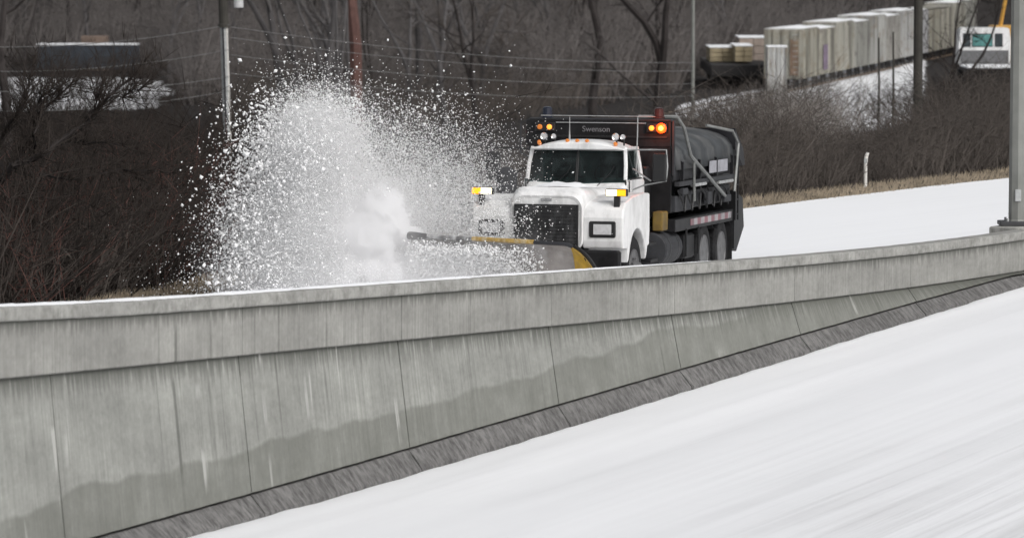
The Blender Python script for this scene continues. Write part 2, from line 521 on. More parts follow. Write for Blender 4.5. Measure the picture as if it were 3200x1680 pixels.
def spikes(base, tip, rad):
    """three sided tapered twigs from base to tip (n,3), radius (n,)"""
    n = len(base)
    t = tip - base
    ln = np.linalg.norm(t, axis=1, keepdims=True) + 1e-9
    t = t / ln
    ref = np.where(np.abs(t[:, 2:3]) < 0.9, np.array([[0, 0, 1.0]]), np.array([[1.0, 0, 0]]))
    u = np.cross(t, ref); u /= np.linalg.norm(u, axis=1, keepdims=True) + 1e-9
    v = np.cross(t, u)
    r = rad[:, None]
    V = np.empty((n, 4, 3))
    for k in range(3):
        a = 2 * math.pi * k / 3
        V[:, k] = base + r * (math.cos(a) * u + math.sin(a) * v)
    V[:, 3] = tip
    i = np.arange(n)[:, None] * 4
    F = np.concatenate([i + np.array([[0, 1, 3]]), i + np.array([[1, 2, 3]]), i + np.array([[2, 0, 3]])], 0)
    return V.reshape(-1, 3), F


# ------------------------------------------------------------------ the barrier line: stations in plan
def pscale(x):
    return 226 - 0.0375 * x + 0.0000028 * x * x


pxs = np.arange(-150, 3301, 25.0)
D = FPX * 0.70 / pscale(pxs)
PL = np.stack([(pxs - 1600) / FPX * D, D], 1)


def poly(xs, ys, deg=3):
    c = np.polyfit(np.array(xs) / 1000.0, ys, deg)
    return lambda x: np.polyval(c, np.asarray(x) / 1000.0)


Y_TOP = poly([0, 500, 1000, 1500, 2000, 2300, 2600, 2900, 3200], [955, 928, 897, 864, 828, 807, 785, 755, 712], 4)
Y_LEDGE = poly([0, 577, 1000, 1500, 2000, 2600, 3200], [1183, 1128, 1086, 1040, 992, 929, 847], 4)
Y_CURB = poly([277, 785, 1000, 1500, 2000, 2500, 2820, 3200], [1680, 1543, 1475, 1333, 1196, 1050, 948, 856], 3)
Y_SNOW = poly([554, 1000, 1500, 2000, 2500, 2860, 3200], [1680, 1552, 1414, 1268, 1107, 987, 895], 3)

tan = np.gradient(PL, axis=0); tan /= np.linalg.norm(tan, axis=1, keepdims=True)
n_near, n_far = 12, 45
near = [PL[0] - tan[0] * 2.0 * k for k in range(n_near, 0, -1)]
far = []
phi = math.atan2(tan[-1][0], tan[-1][1]); q = PL[-1].copy()
for k in range(n_far):
    phi += R(0.12)
    q = q + 3.0 * np.array([math.sin(phi), math.cos(phi)])
    far.append(q.copy())
ST = np.concatenate([near, PL, far], 0)
TG = np.gradient(ST, axis=0); TG /= np.linalg.norm(TG, axis=1, keepdims=True)
NN = np.stack([TG[:, 1], -TG[:, 0]], 1)                 # towards the near (lower) road
SS = np.concatenate([[0], np.cumsum(np.linalg.norm(np.diff(ST, axis=0), axis=1))])
i0, i1 = n_near, n_near + len(PL)


def zline(fy, off):
    """height of a line at offset off (towards the camera) whose picture row is fy(px)"""
    z = np.zeros(len(ST))
    for i in range(i0, i1):
        p = ST[i] + NN[i] * off
        px = 1600 + p[0] / p[1] * FPX
        z[i] = at(px, float(fy(px)), p[1]).z
    # smooth continuation beyond the picture
    a = np.polyfit(SS[i0:i0 + 20], z[i0:i0 + 20], 1); bq = np.polyfit(SS[i1 - 30:i1], z[i1 - 30:i1], 1)
    z[:i0] = z[i0] + a[0] * (SS[:i0] - SS[i0])
    z[i1:] = z[i1 - 1] + np.clip(bq[0], -0.02, 0.02) * (SS[i1:] - SS[i1 - 1])
    return z


CAP_W = 0.30
Z_TOP = zline(Y_TOP, 0.04 - CAP_W)
Z_LEDGE = zline(Y_LEDGE, 0.0)
Z_CURB = zline(Y_CURB, 0.10)
Z_SNOW = zline(Y_SNOW, 0.26)
Z_CURB = np.minimum(Z_CURB, Z_LEDGE - 0.03)
Z_SNOW = np.minimum(Z_SNOW, Z_CURB - 0.12)
zr_fit = np.polyfit(SS[i0:i1], Z_TOP[i0:i1] - 0.95, 2)
Z_ROAD = np.polyval(zr_fit, np.clip(SS, SS[i0], SS[i1 - 1])) - 0.10
Z_ROAD[:i0] = Z_ROAD[i0] + 0.02 * (SS[i0] - SS[:i0])


def st(s):
    """interpolated station: plan point, near normal, tangent"""
    f = lambda a: np.interp(s, SS, a)
    t = np.array([f(TG[:, 0]), f(TG[:, 1])]); t /= np.linalg.norm(t)
    return np.array([f(ST[:, 0]), f(ST[:, 1])]), np.array([t[1], -t[0]]), t


def strip(name, s0, s1, cols, mat, parent=None, step=0.5, ref=None, ref2=None, rough=0.0):
    """closed section swept along the barrier line; cols = list of (offset, zarray); uv 'run' (along, z-ref), 'toe' (along, z-ref2)"""
    ns = max(2, int((s1 - s0) / step) + 1)
    ss = np.linspace(s0, s1, ns)
    mb, uvv = MB(), []
    rings = []
    for s in ss:
        p, nn, t = st(s)
        ring = []
        for off, za, *cham in cols:
            z = float(np.interp(s, SS, za)) if not np.isscalar(za) else za
            if cham: z += cham[0]
            if rough:
                off = off + rough * (mnoise.noise(Vector((s * 1.7, off * 9, z * 2))) + 0.6 * mnoise.noise(Vector((s * 7.0, off * 20, z * 5))))
                z += rough * 0.7 * mnoise.noise(Vector((s * 4.0, off * 15, 3.1)))
            ring.append((p[0] + nn[0] * off, p[1] + nn[1] * off, z))
            zr = float(np.interp(s, SS, ref)) if ref is not None else 0
            z2 = float(np.interp(s, SS, ref2)) if ref2 is not None else 0
            uvv.append(((s, z - zr), (s, z - z2)))
        rings.append(ring)
    mb.loft(rings)
    me = bpy.data.meshes.new(name)
    me.from_pydata(mb.v, [], mb.f)
    for li, nm in ((0, 'run'), (1, 'toe')):
        lay = me.uv_layers.new(name=nm)
        for lp in me.loops:
            lay.data[lp.index].uv = uvv[lp.vertex_index][li]
    me.materials.append(mat)
    import bmesh
    bm = bmesh.new(); bm.from_mesh(me); bmesh.ops.recalc_face_normals(bm, faces=bm.faces); bm.to_mesh(me); bm.free()
    o = bpy.data.objects.new(name, me)
    COL.objects.link(o)
    if parent is not None: o.parent = parent
    return o


def s_of_px(px):
    return float(np.interp(px, pxs, SS[i0:i1]))


# ------------------------------------------------------------------ ground, roads
def ribbon(name, s_idx, offs, zfun, mat, smooth=True):
    """sheet along the barrier line; offs signed offsets (towards the camera positive)"""
    V, UVs, F = [], [], []
    no = len(offs)
    for i in s_idx:
        for o in offs:
            p = ST[i] + NN[i] * o
            V.append((p[0], p[1], zfun(i, o))); UVs.append((SS[i], o))
    for a in range(len(s_idx) - 1):
        for b in range(no - 1):
            k = a * no + b
            F.append((k, k + 1, k + no + 1, k + no))
    me = bpy.data.meshes.new(name); me.from_pydata(V, [], F)
    lay = me.uv_layers.new(name='run')
    for lp in me.loops: lay.data[lp.index].uv = UVs[lp.vertex_index]
    if smooth: me.polygons.foreach_set('use_smooth', [True] * len(me.polygons))
    me.materials.append(mat)
    if me.polygons[0].normal.z < 0: me.flip_normals()
    o = bpy.data.objects.new(name, me); COL.objects.link(o)
    return o


def road_w(s):
    a, b = s_of_px(600), s_of_px(3200)
    return float(np.interp(s, [a, s_of_px(1500), s_of_px(2300), b, b + 60], [6.2, 8.6, 9.4, 12.4, 13.5]))


def cross(s):
    a, b = s_of_px(1700), s_of_px(3200)
    return float(np.interp(s, [a, s_of_px(2600), b, b + 40], [0.0, 0.006, 0.026, 0.03]))


def low_z(i, o):
    u = o - 0.26
    nz = mnoise.noise(Vector((SS[i] * 0.06, o * 0.9, 0.3))) * 0.035 + mnoise.noise(Vector((SS[i] * 0.2, o * 3.0, 4.3))) * 0.012
    rag = 0.45 * (0.030 * mnoise.noise(Vector((SS[i] * 2.1, o * 4, 8.3))) + 0.02 * mnoise.noise(Vector((SS[i] * 6.0, o * 6, 2.3)))) * max(0.0, 1 - abs(u) / 0.45)
    return Z_SNOW[i] + rag + nz * min(1.0, u * 2) + 0.006 * mnoise.noise(Vector((SS[i] * 1.5, o * 2, 1.3))) - (0.05 if u < 0 else 0.028 * max(0.0, 1 - u / 0.09))


offs = [0.12, 0.26] + list(0.26 + np.cumsum(np.linspace(0.06, 0.45, 70)))
lower = ribbon('lower_road', range(0, len(ST)), offs, low_z, M['snow_near'])
tag(lower, 'snow covered lower road in front of the concrete barrier', kind='structure')


def up_z(i, o):
    return Z_ROAD[i] + 0.02 * mnoise.noise(Vector((SS[i] * 0.1, o * 0.8, 9.1))) + cross(SS[i]) * max(0, -o - 0.3)


def up_offs(i):
    return -np.linspace(0.26, road_w(SS[i]), 24)


V, UVs, F = [], [], []
for i in range(len(ST)):
    wob = 0.22 * mnoise.noise(Vector((SS[i] * 0.35, 0, 7))) + 0.1 * mnoise.noise(Vector((SS[i] * 1.4, 0, 2)))
    oo = up_offs(i); oo[-1] -= wob
    for o in oo:
        p = ST[i] + NN[i] * o
        V.append((p[0], p[1], up_z(i, o))); UVs.append((SS[i], o))
for a in range(len(ST) - 1):
    for b in range(23):
        k = a * 24 + b
        F.append((k, k + 1, k + 25, k + 24))
me = bpy.data.meshes.new('upper_road'); me.from_pydata(V, [], F)
lay = me.uv_layers.new(name='run')
for lp in me.loops: lay.data[lp.index].uv = UVs[lp.vertex_index]
me.polygons.foreach_set('use_smooth', [True] * len(me.polygons))
me.materials.append(M['snow_far'])
if me.polygons[0].normal.z < 0: me.flip_normals()
upper = bpy.data.objects.new('upper_road', me); COL.objects.link(upper)
tag(upper, 'snow covered upper road behind the concrete barrier', kind='structure')

# terrain sheet
FLOOR = -7.0


def locate(X, Y):
    """station index and far-side distance of a plan point"""
    dd = (ST[:, 0] - X) ** 2 + (ST[:, 1] - Y) ** 2
    i = int(np.argmin(dd))
    v = np.array([X, Y]) - ST[i]
    return i, -float(v @ NN[i])


def terrain_z(X, Y):
    i, t = locate(X, Y)
    W = road_w(SS[i])
    zr = Z_ROAD[i] + cross(SS[i]) * W
    und = 0.5 * mnoise.noise(Vector((X * 0.04, Y * 0.04, 0))) + 0.15 * mnoise.noise(Vector((X * 0.2, Y * 0.2, 3)))
    if t < 2.2:
        return Z_SNOW[i] - 0.65
    if t < W + 0.05:
        return Z_ROAD[i] - 0.30 + cross(SS[i]) * max(0, t - 0.3) + (0.28 * max(0, min(1, (t - W + 0.8) / 0.8)) if t > W - 0.8 else 0)
    dist = t - W
    side = max(0, min(1, (X / max(Y, 1) + 0.03) / 0.09))            # 0 on the left, 1 on the right
    slope = 0.22 + (0.062 - 0.22) * side
    drop = max(0, dist - 1.4) * slope
    z = zr - 0.02 - drop + und * min(1, dist / 15)
    z = max(z, FLOOR + und * 0.4) if z < FLOOR + 0.6 else z
    if Y > 470:
        z = max(z, FLOOR + 0.42 * (Y - 470) + und * 2)
    return min(z, 85)


gx = np.concatenate([np.arange(-150, -60, 6), np.arange(-60, 4, 1.5), np.arange(4, 50, 0.7), np.arange(50, 70, 2.0), np.arange(70, 190, 6)])
gy = np.concatenate([np.arange(10, 200, 2.0), np.arange(200, 480, 4.0), np.arange(480, 720, 12.0)])
V, F, snowf = [], [], []
for y in gy:
    for x in gx:
        i, t = locate(x, y)
        V.append((x, y, terrain_z(x, y)))
        px = 1600 + x / y * FPX
        def inside(v, a, b, m):
            return max(0.0, min(1.0, (v - a) / m, (b - v) / m))
        tx = 22.5 + (y - 350) * 0.2255
        edge = 90 * mnoise.noise(Vector((x * 0.15, y * 0.05, 5)))
        lot = inside(px + edge, 2400, 2930, 170) * inside(y, 165, 480, 30)
        line = inside(y, 290, 480, 20) * inside(x - tx, -5, 12, 3) * inside(px, 2100, 2900, 40)
        clearing = inside(px + edge, -400, 545, 120) * inside(y + edge * 0.25, 306, 388, 22) * 0.93
        sn = max(lot, line, clearing)
        snowf.append(sn)
nx = len(gx)
for a in range(len(gy) - 1):
    for b in range(nx - 1):
        k = a * nx + b
        F.append((k, k + 1, k + nx + 1, k + nx))
me = bpy.data.meshes.new('terrain'); me.from_pydata(V, [], F)
me.polygons.foreach_set('use_smooth', [True] * len(me.polygons))
me.materials.append(M['terrain'])
at_ = me.attributes.new('snow', 'FLOAT', 'POINT'); at_.data.foreach_set('value', snowf)
terr = bpy.data.objects.new('terrain', me); COL.objects.link(terr)
tag(terr, 'brushy ground and wooded hillside behind the roads', kind='structure')

# far ground sheet to the horizon
mb = MB(); mb.add([(-3000, -600, -12), (3000, -600, -12), (3000, 3000, -12), (-3000, 3000, -12)], [(0, 1, 2, 3)])
o = mb.build('ground', M['snow_bit']); tag(o, 'far snowy ground around the roads', kind='structure')

# ------------------------------------------------------------------ the concrete barrier, bay by bay
barrier = empty('concrete_barrier', (0, 0, 0))
tag(barrier, 'long grey stained concrete barrier wall curving between the two snowy roads', 'barrier wall')
bay = 4.5
joints_px = [165, 755, 1254, 1725, 2110, 2486, 2850]
js = [s_of_px(p) for p in joints_px]
while js[0] > 2: js.insert(0, js[0] - bay)
while js[-1] < SS[-1] - 5: js.append(js[-1] + bay)
# bays beyond the picture are long
for a, b in zip(js[:-1], js[1:]):
    gp = 0.014
    A, B = a + gp, b - gp
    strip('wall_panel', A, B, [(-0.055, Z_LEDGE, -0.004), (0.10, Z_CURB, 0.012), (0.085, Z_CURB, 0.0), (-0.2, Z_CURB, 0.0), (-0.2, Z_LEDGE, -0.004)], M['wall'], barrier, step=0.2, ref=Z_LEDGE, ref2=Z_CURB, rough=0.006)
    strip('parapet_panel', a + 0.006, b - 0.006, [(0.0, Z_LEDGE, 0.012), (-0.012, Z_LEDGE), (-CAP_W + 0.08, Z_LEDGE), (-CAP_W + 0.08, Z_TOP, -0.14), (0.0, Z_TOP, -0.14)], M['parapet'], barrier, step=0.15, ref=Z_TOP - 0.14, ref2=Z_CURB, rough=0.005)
    strip('cap_section', a + 0.003, b - 0.003, [(0.032, Z_TOP, -0.138), (-CAP_W + 0.04, Z_TOP, -0.138), (-CAP_W + 0.04, Z_TOP, -0.012), (-CAP_W + 0.052, Z_TOP), (0.025, Z_TOP), (0.04, Z_TOP, -0.015), (0.04, Z_TOP, -0.12)], M['cap'], barrier, step=0.12, ref=Z_TOP, rough=0.005)
    strip('toe_section', a + 0.018, b - 0.018, [(0.060, Z_CURB, -0.022), (0.088, Z_CURB, -0.026), (0.108, Z_CURB, -0.045), (0.255, Z_SNOW, 0.012), (0.27, Z_SNOW, -0.12), (-0.1, Z_SNOW, -0.12), (-0.1, Z_CURB, -0.022)], M['toe'], barrier, step=0.1, ref=Z_CURB, rough=0.012)
# back face down to the upper road
strip('back_wall', js[0], js[-1], [(-CAP_W + 0.078, Z_TOP, -0.142), (-0.202, Z_TOP, -0.142), (-0.202, Z_ROAD, -0.4), (-CAP_W + 0.078, Z_ROAD, -0.4)], M['parapet'], barrier, step=1.0, ref=Z_TOP)
# snow on the cap: lumpy strip, thinning to the right
V, F = [], []
ss = np.arange(s_of_px(-140), s_of_px(2350), 0.035)
prev = None
for s in ss:
    p, nn, t = st(s)
    z = float(np.interp(s, SS, Z_TOP))
    fade = np.interp(s, [s_of_px(900), s_of_px(1900), s_of_px(2350)], [1.0, 0.75, 0.0])
    n1 = mnoise.noise(Vector((s * 1.1, 0, 0))) + 0.6 * mnoise.noise(Vector((s * 5, 3, 0)))
    wd = max(0.0, (0.17 + 0.07 * n1) * fade)
    h = max(0.002, (0.022 + 0.012 * n1) * fade)
    if wd < 0.02:
        prev = None; continue
    b0 = -CAP_W + 0.052
    k = len(V)
    for off, zz in ((b0 + 0.004, 0.001), (b0 + 0.01, h * 0.8), (b0 + wd * 0.45, h), (b0 + wd * 0.85, h * 0.6), (b0 + wd, 0.001)):
        V.append((p[0] + nn[0] * off, p[1] + nn[1] * off, z + zz))
    if prev is not None:
        for j in range(4): F.append((prev + j, prev + j + 1, k + j + 1, k + j))
    prev = k
me = bpy.data.meshes.new('snow_strip'); me.from_pydata(V, [], F); me.materials.append(M['snow_bit'])
me.polygons.foreach_set('use_smooth', [True] * len(me.polygons))
o = bpy.data.objects.new('snow_strip', me); COL.objects.link(o)
tag(o, 'thin strip of snow lying along the barrier top', 'snow', kind='stuff')

# ------------------------------------------------------------------ the plow truck. local axes: x forward, y to its left, z up
YAW = R(15.0)
T_LOC = Vector(((1760 - 1600) / FPX * 70.0, 70.0, 0))
i_, t_ = locate(T_LOC.x, T_LOC.y)
T_LOC.z = Z_ROAD[i_] + cross(SS[i_]) * t_
print('truck ground', T_LOC.z, 'offset', t_)
for x_ in (300, 600, 1000, 1440, 1900, 2300, 2700, 3000, 3200):
    s_ = s_of_px(x_); P0, N0, _ = st(s_); W0 = road_w(s_)
    print('edge', x_, [round(v) for v in proj((P0[0] - N0[0] * W0, P0[1] - N0[1] * W0, float(np.interp(s_, SS, Z_ROAD)) + cross(s_) * W0))])
ang = math.atan2(-math.cos(YAW), -math.sin(YAW))
truck = empty('snow_plow_truck')
truck.matrix_world = Matrix.Translation(T_LOC) @ Matrix.Rotation(ang, 4, 'Z') @ Matrix.Rotation(R(-1.2), 4, 'Y')
tag(truck, 'white highway truck with black salt hopper and yellow plow blade throwing snow', 'plow truck')


def rrect(w0, w1, z0, z1, r, x, n=4, zc=0.0):
    """rounded rectangle ring in y/z at forward position x"""
    pts = []
    for cy, cz, a0 in ((w1 - r, z1 - r, 0), (w0 + r, z1 - r, 90), (w0 + r, z0 + r, 180), (w1 - r, z0 + r, 270)):
        for k in range(n + 1):
            a = R(a0 + 90 * k / n)
            y = cy + r * math.cos(a); z = cz + r * math.sin(a)
            if zc and z > (z0 + z1) / 2: z += zc * (1 - (y / max(abs(w0), abs(w1))) ** 2)
            pts.append((x, y, z))
    return pts


# hood
mb = MB()
prof = [(1.045, 0.52, 0.86, 1.62), (1.06, 0.56, 0.84, 1.66), (1.02, 0.58, 0.84, 1.72), (0.85, 0.60, 0.94, 1.79), (0.4, 0.64, 0.94, 1.765), (-0.2, 0.70, 0.94, 1.75), (-0.74, 0.76, 0.94, 1.735)]
mb.loft([rrect(-hw, hw, z0, z1, 0.17, x, 6, 0.05) for x, hw, z0, z1 in prof])
hood = mb.build('hood', M['white_paint'], truck, smooth=False, bevel=0.0)
# snow lying on the hood in front of the windscreen
mb = MB()
rings = []
for x, h in ((-0.73, 0.05), (-0.6, 0.075), (-0.35, 0.06), (-0.05, 0.03), (0.25, 0.012)):
    ring = []
    for k in range(13):
        y = -0.62 + 0.88 * k / 12
        zt = np.interp(x, [-0.74, -0.2, 0.4], [1.775, 1.79, 1.805])
        hh = h * math.sin(math.pi * k / 12) ** 0.6 * (1 + 0.5 * mnoise.noise(Vector((x * 5, y * 5, 1))))
        ring.append((x, y, zt - 0.02 * (y / 0.7) ** 2 * 2 + hh - 0.008))
    rings.append(ring)
mb.loft(rings, cap=False, closed=False)
o = mb.build('hood_snow', M['snow_bit'], hood, smooth=True)
o['label'] = 'ridge of snow lying on the hood below the windscreen'
# grille with frame and bars
gr = MB().box((1.06, -0.475, 0.92), (1.078, 0.475, 1.525)).build('grille', M['grille'], truck)
mb = MB()
for a, b in (((1.062, -0.51, 0.89), (1.098, -0.475, 1.555)), ((1.062, 0.475, 0.89), (1.098, 0.51, 1.555)), ((1.062, -0.475, 1.528), (1.096, 0.475, 1.555)), ((1.062, -0.475, 0.89), (1.096, 0.475, 0.918))):
    mb.box(a, b)
mb.build('grille_frame', M['black_trim'], gr)
for k in range(11):
    z = 0.945 + k * 0.053
    MB().box((1.079, -0.473, z), (1.092, 0.473, z + 0.018)).build('grille_bar', M['grille'], gr)
# fenders with wheel arches, headlights, plow lamps
for sd in (1, -1):
    pts = [(1.0, 0.88), (1.03, 1.0), (1.03, 1.36), (0.98, 1.49), (0.82, 1.59), (0.30, 1.67), (-0.40, 1.70), (-0.74, 1.68), (-0.76, 1.10), (-0.72, 0.86), (-0.62, 0.86)]
    for k in range(0, 13):
        a = R(172 - 164 * k / 12)
        pts.append((0.06 + 0.58 * math.cos(a), 0.56 + 0.60 * math.sin(a)))
    pts += [(0.66, 0.88)]
    mb = MB().prism(pts, sd * 0.565, sd * 1.21)
    fd = mb.build('fender', M['white_paint'], truck, bevel=0.035)
    hb = MB().box((1.028, sd * 0.675, 1.055), (1.062, sd * 1.095, 1.305), 0.02).build('headlight_bezel', M['black_trim'], truck)
    MB().box((1.062, sd * 0.745, 1.10), (1.072, sd * 1.03, 1.26), 0.004).build('headlight', M['lens_off'], hb)
    # wire-mounted turn and plow lamp on a post
    pl = MB().box((0.86, sd * 1.035, 1.38), (0.93, sd * 1.125, 1.69)).build('lamp_post', M['black_trim'], truck)
    MB().box((0.80, sd * 0.90, 1.685), (0.94, sd * 1.235, 1.80), 0.012).build('lamp_housing', M['black_trim'], pl)
    MB().box((0.941, sd * 0.915, 1.695), (0.955, sd * 1.085, 1.79)).build('plow_headlamp', M['head_on'], pl)
    tl = MB().box((0.941, sd * 1.093, 1.695), (0.96, sd * 1.225, 1.79)).build('turn_lamp', M['yellow_on'], pl)
    tl['label'] = 'lit amber turn lamp beside the white plow headlamp'
for sd in (1, -1):
    MB().box((0.55, sd * 0.60, 1.50), (0.40, sd * 0.66, 1.60), 0.01).build('hood_latch', M['black_trim'], truck)
    MB().tube([(0.98, sd * 0.572, 1.40), (0.95, sd * 0.578, 1.52), (0.4, sd * 0.618, 1.60), (-0.74, sd * 0.72, 1.66)], 0.009, 4).build('hood_seam', M['black_trim'], truck)
MB().box((1.085, -0.09, 1.60), (1.10, 0.09, 1.645), 0.006).build('badge', M['chrome'], hood)
# air cleaner and snorkel beside the hood, truck's right
mb = MB().lathe((0.0, -0.93, 1.58), (0, 0, 1), [(0, 0.15), (0.02, 0.17), (0.42, 0.17), (0.46, 0.13), (0.50, 0.05)], 16)
mb.build('air_cleaner', M['grey_panel'], truck, smooth=False)
# bumper and hitch between truck and plow
MB().box((0.98, -1.18, 0.52), (1.12, 1.18, 0.86), 0.03).build('bumper', M['black'], truck)
mb = MB()
for y in (-0.55, 0.55):
    mb.tube([(1.1, y, 0.62), (1.5, y * 0.9, 0.42), (2.1, y * 0.8, 0.35)], 0.05, 6)
mb.tube([(1.12, 0, 0.95), (1.9, 0, 0.75)], 0.05, 6)
mb.box((1.12, -0.7, 0.40), (1.22, 0.7, 0.70))
mb.build('plow_hitch', M['black'], truck)
# cab: lower body, roof, pillars, glass
mb = MB()
mb.loft([rrect(-hw, hw, z0, 1.88 if x < -0.85 else 1.76, 0.06, x) for x, hw, z0 in ((-0.745, 0.80, 0.98), (-0.9, 0.835, 0.95), (-1.4, 0.86, 0.92), (-1.84, 0.86, 0.92))])
cab = mb.build('cab', M['white_paint'], truck)
mb = MB()
rings = []
for x, hw, z0, zt in ((-0.80, 0.70, 2.36, 2.39), (-0.83, 0.755, 2.345, 2.42), (-0.95, 0.775, 2.33, 2.44), (-1.4, 0.785, 2.33, 2.45), (-1.75, 0.775, 2.33, 2.435), (-1.84, 0.74, 2.33, 2.39)):
    n = 17
    top = [(x, hw * (1 - 2 * k / (n - 1)), z0 + (zt - z0) * max(0.25, (1 - abs(1 - 2 * k / (n - 1)) ** 3.5)) + 0.05 * (1 - (1 - 2 * k / (n - 1)) ** 2)) for k in range(n)]
    rings.append([(x, hw, z0)] + top + [(x, -hw, z0)])
mb.loft(rings)
roof = mb.build('roof', M['white_paint'], truck, smooth=False)
mb = MB()
mb.tube([(-0.80, 0.80, 1.88), (-0.86, 0.79, 2.1), (-0.96, 0.755, 2.38)], 0.032, 6)
mb.tube([(-0.80, -0.80, 1.88), (-0.86, -0.79, 2.1), (-0.96, -0.755, 2.38)], 0.032, 6)
for sd in (1, -1):
    mb.tube([(-1.62, sd * 0.85, 1.88), (-1.60, sd * 0.83, 2.1), (-1.58, sd * 0.765, 2.38)], 0.035, 6)
mb.add([(-1.83, 0.85, 1.88), (-1.83, -0.85, 1.88), (-1.83, -0.76, 2.38), (-1.83, 0.76, 2.38), (-1.79, 0.85, 1.88), (-1.79, -0.85, 1.88), (-1.79, -0.76, 2.38), (-1.79, 0.76, 2.38)],
       [(0, 1, 2, 3), (4, 5, 6, 7), (0, 1, 5, 4), (1, 2, 6, 5), (2, 3, 7, 6), (3, 0, 4, 7)])
for sd in (1, -1):   # solid quarter behind the door glass
    mb.add([(-1.60, sd * 0.845, 1.88), (-1.83, sd * 0.85, 1.88), (-1.83, sd * 0.765, 2.38), (-1.58, sd * 0.765, 2.38), (-1.60, sd * 0.80, 1.88), (-1.83, sd * 0.80, 1.88), (-1.83, sd * 0.72, 2.38), (-1.58, sd * 0.72, 2.38)],
           [(0, 1, 2, 3), (4, 5, 6, 7), (0, 1, 5, 4), (1, 2, 6, 5), (2, 3, 7, 6), (3, 0, 4, 7)])
mb.box((-0.80, -0.79, 1.70), (-0.755, 0.79, 1.75))
mb.box((-1.78, -0.75, 1.9), (-1.765, 0.75, 2.36))
mb.build('cab_pillars', M['white_paint'], truck)
for sd in (1, -1):
    mb = MB()
    x0, x1 = -0.79, -0.94
    pl = [(0.012, 1.755), (0.78, 1.755), (0.80, 1.80), (0.745, 2.31), (0.70, 2.35), (0.012, 2.36)]
    fr = [(x0 + (x1 - x0) * (z - 1.755) / 0.6 - 0.05 * y * y, sd * y, z) for y, z in pl]
    mb.add(fr + [(x - 0.012, y, z) for x, y, z in fr], [tuple(range(6)), tuple(range(11, 5, -1))] + [(i, i + 6, (i + 1) % 6 + 6, (i + 1) % 6) for i in range(6)])
    mb.build('windscreen_pane', M['glass'], truck)
    mb = MB()
    lp = [Vector(p) + Vector((0.008, 0, 0)) for p in fr]
    mb.tube(lp + [lp[0]], 0.014, 5)
    mb.build('windscreen_seal', M['black_trim'], truck)
    mb = MB()
    pl = [(-0.88, 1.90), (-1.58, 1.90), (-1.56, 2.36), (-0.99, 2.36)]
    sdp = [(x, sd * (0.835 - (z - 1.9) * 0.13), z) for x, z in pl]
    mb.add(sdp + [(x, y - sd * 0.01, z) for x, y, z in sdp], [(0, 1, 2, 3), (7, 6, 5, 4)] + [(i, i + 4, (i + 1) % 4 + 4, (i + 1) % 4) for i in range(4)])
    mb.build('door_window', M['glass'], truck)
    dr = MB().prism([(-0.86, 1.02), (-0.86, 1.875), (-1.60, 1.875), (-1.60, 1.02)], sd * 0.861, sd * 0.872).build('door', M['white_paint'], truck, bevel=0.004)
    MB().box((-1.56, sd * 0.873, 1.60), (-1.40, sd * 0.895, 1.635)).build('handle', M['black_trim'], dr)
    MB().tube([(-0.86, sd * 0.868, 1.885), (-1.60, sd * 0.868, 1.885)], 0.014, 5).build('window_trim', M['black_trim'], dr)
    # mirror on its arms
    mr = MB().box((-0.84, sd * 1.25, 1.86), (-0.74, sd * 1.47, 2.30), 0.02).build('mirror', M['black_trim'], truck)
    mb = MB()
    mb.tube([(-0.90, sd * 0.80, 2.35), (-0.82, sd * 1.2, 2.36), (-0.80, sd * 1.46, 2.36), (-0.80, sd * 1.48, 2.1), (-0.80, sd * 1.46, 1.87), (-0.9, sd * 1.1, 1.80), (-1.0, sd * 0.88, 1.72)], 0.013, 5)
    mb.tube([(-1.0, sd * 0.87, 2.05), (-0.85, sd * 1.2, 1.87)], 0.013, 5)
    mb.build('mirror_arm', M['black_trim'] if sd < 0 else M['frame_grey'], mr)
MB().box((-1.0, -0.76, 1.70), (-0.85, 0.76, 1.84)).build('dashboard', M['dash'], truck)
for sd in (1, -1):
    st_ = MB().box((-1.75, sd * 0.15, 1.5), (-1.3, sd * 0.68, 1.66), 0.03).box((-1.83, sd * 0.16, 1.62), (-1.70, sd * 0.66, 2.22), 0.03).build('seat', M['seat'], truck)
mb = MB()
mb.tube([(-1.08 + 0.06 * math.cos(2 * math.pi * k / 16), 0.42 + 0.2 * math.cos(2 * math.pi * k / 16), 1.95 + 0.17 * math.sin(2 * math.pi * k / 16)) for k in range(17)], 0.014, 5)
mb.tube([(-1.08, 0.42, 1.95), (-0.95, 0.42, 1.85)], 0.02, 5)
mb.build('steering_wheel', M['black_trim'], truck)
# wipers
for y in (-0.35, 0.35):
    MB().tube([(-0.76, y, 1.78), (-0.81, y + 0.2, 1.98), (-0.83, y + 0.26, 2.1)], 0.006, 4).build('wiper', M['black_trim'], truck)
# roof marker lamps, horns, work lamps, aerials
for y in (-0.62, -0.16, 0.0, 0.16, 0.62):
    z = 2.44 if abs(y) > 0.5 else 2.48
    MB().lathe((-0.86, y, z), (1, 0, 0.3), [(-0.05, 0.012), (-0.03, 0.03), (0.03, 0.03), (0.05, 0.012)], 8).build('marker_lamp', M['amber_dim'], roof)
for y, r in ((-0.57, 0.06), (-0.41, 0.042), (0.60, 0.06), (0.72, 0.042)):
    o = MB().lathe((-1.0, y, 2.55), (1, 0, 0), [(-0.09, 0.02), (0.0, r * 0.8), (0.05, r), (0.055, r * 0.98), (0.045, r * 0.7)], 14).build('roof_lamp', M['chrome'], truck)
    MB().lathe((-1.0, y, 2.55), (1, 0, 0), [(0.046, r * 0.72), (0.048, r * 0.01)], 14).build('lens', M['lens_off'], o)
    MB().tube([(-1.02, y, 2.41), (-1.02, y, 2.52)], 0.014, 5).build('bracket', M['black_trim'], o)
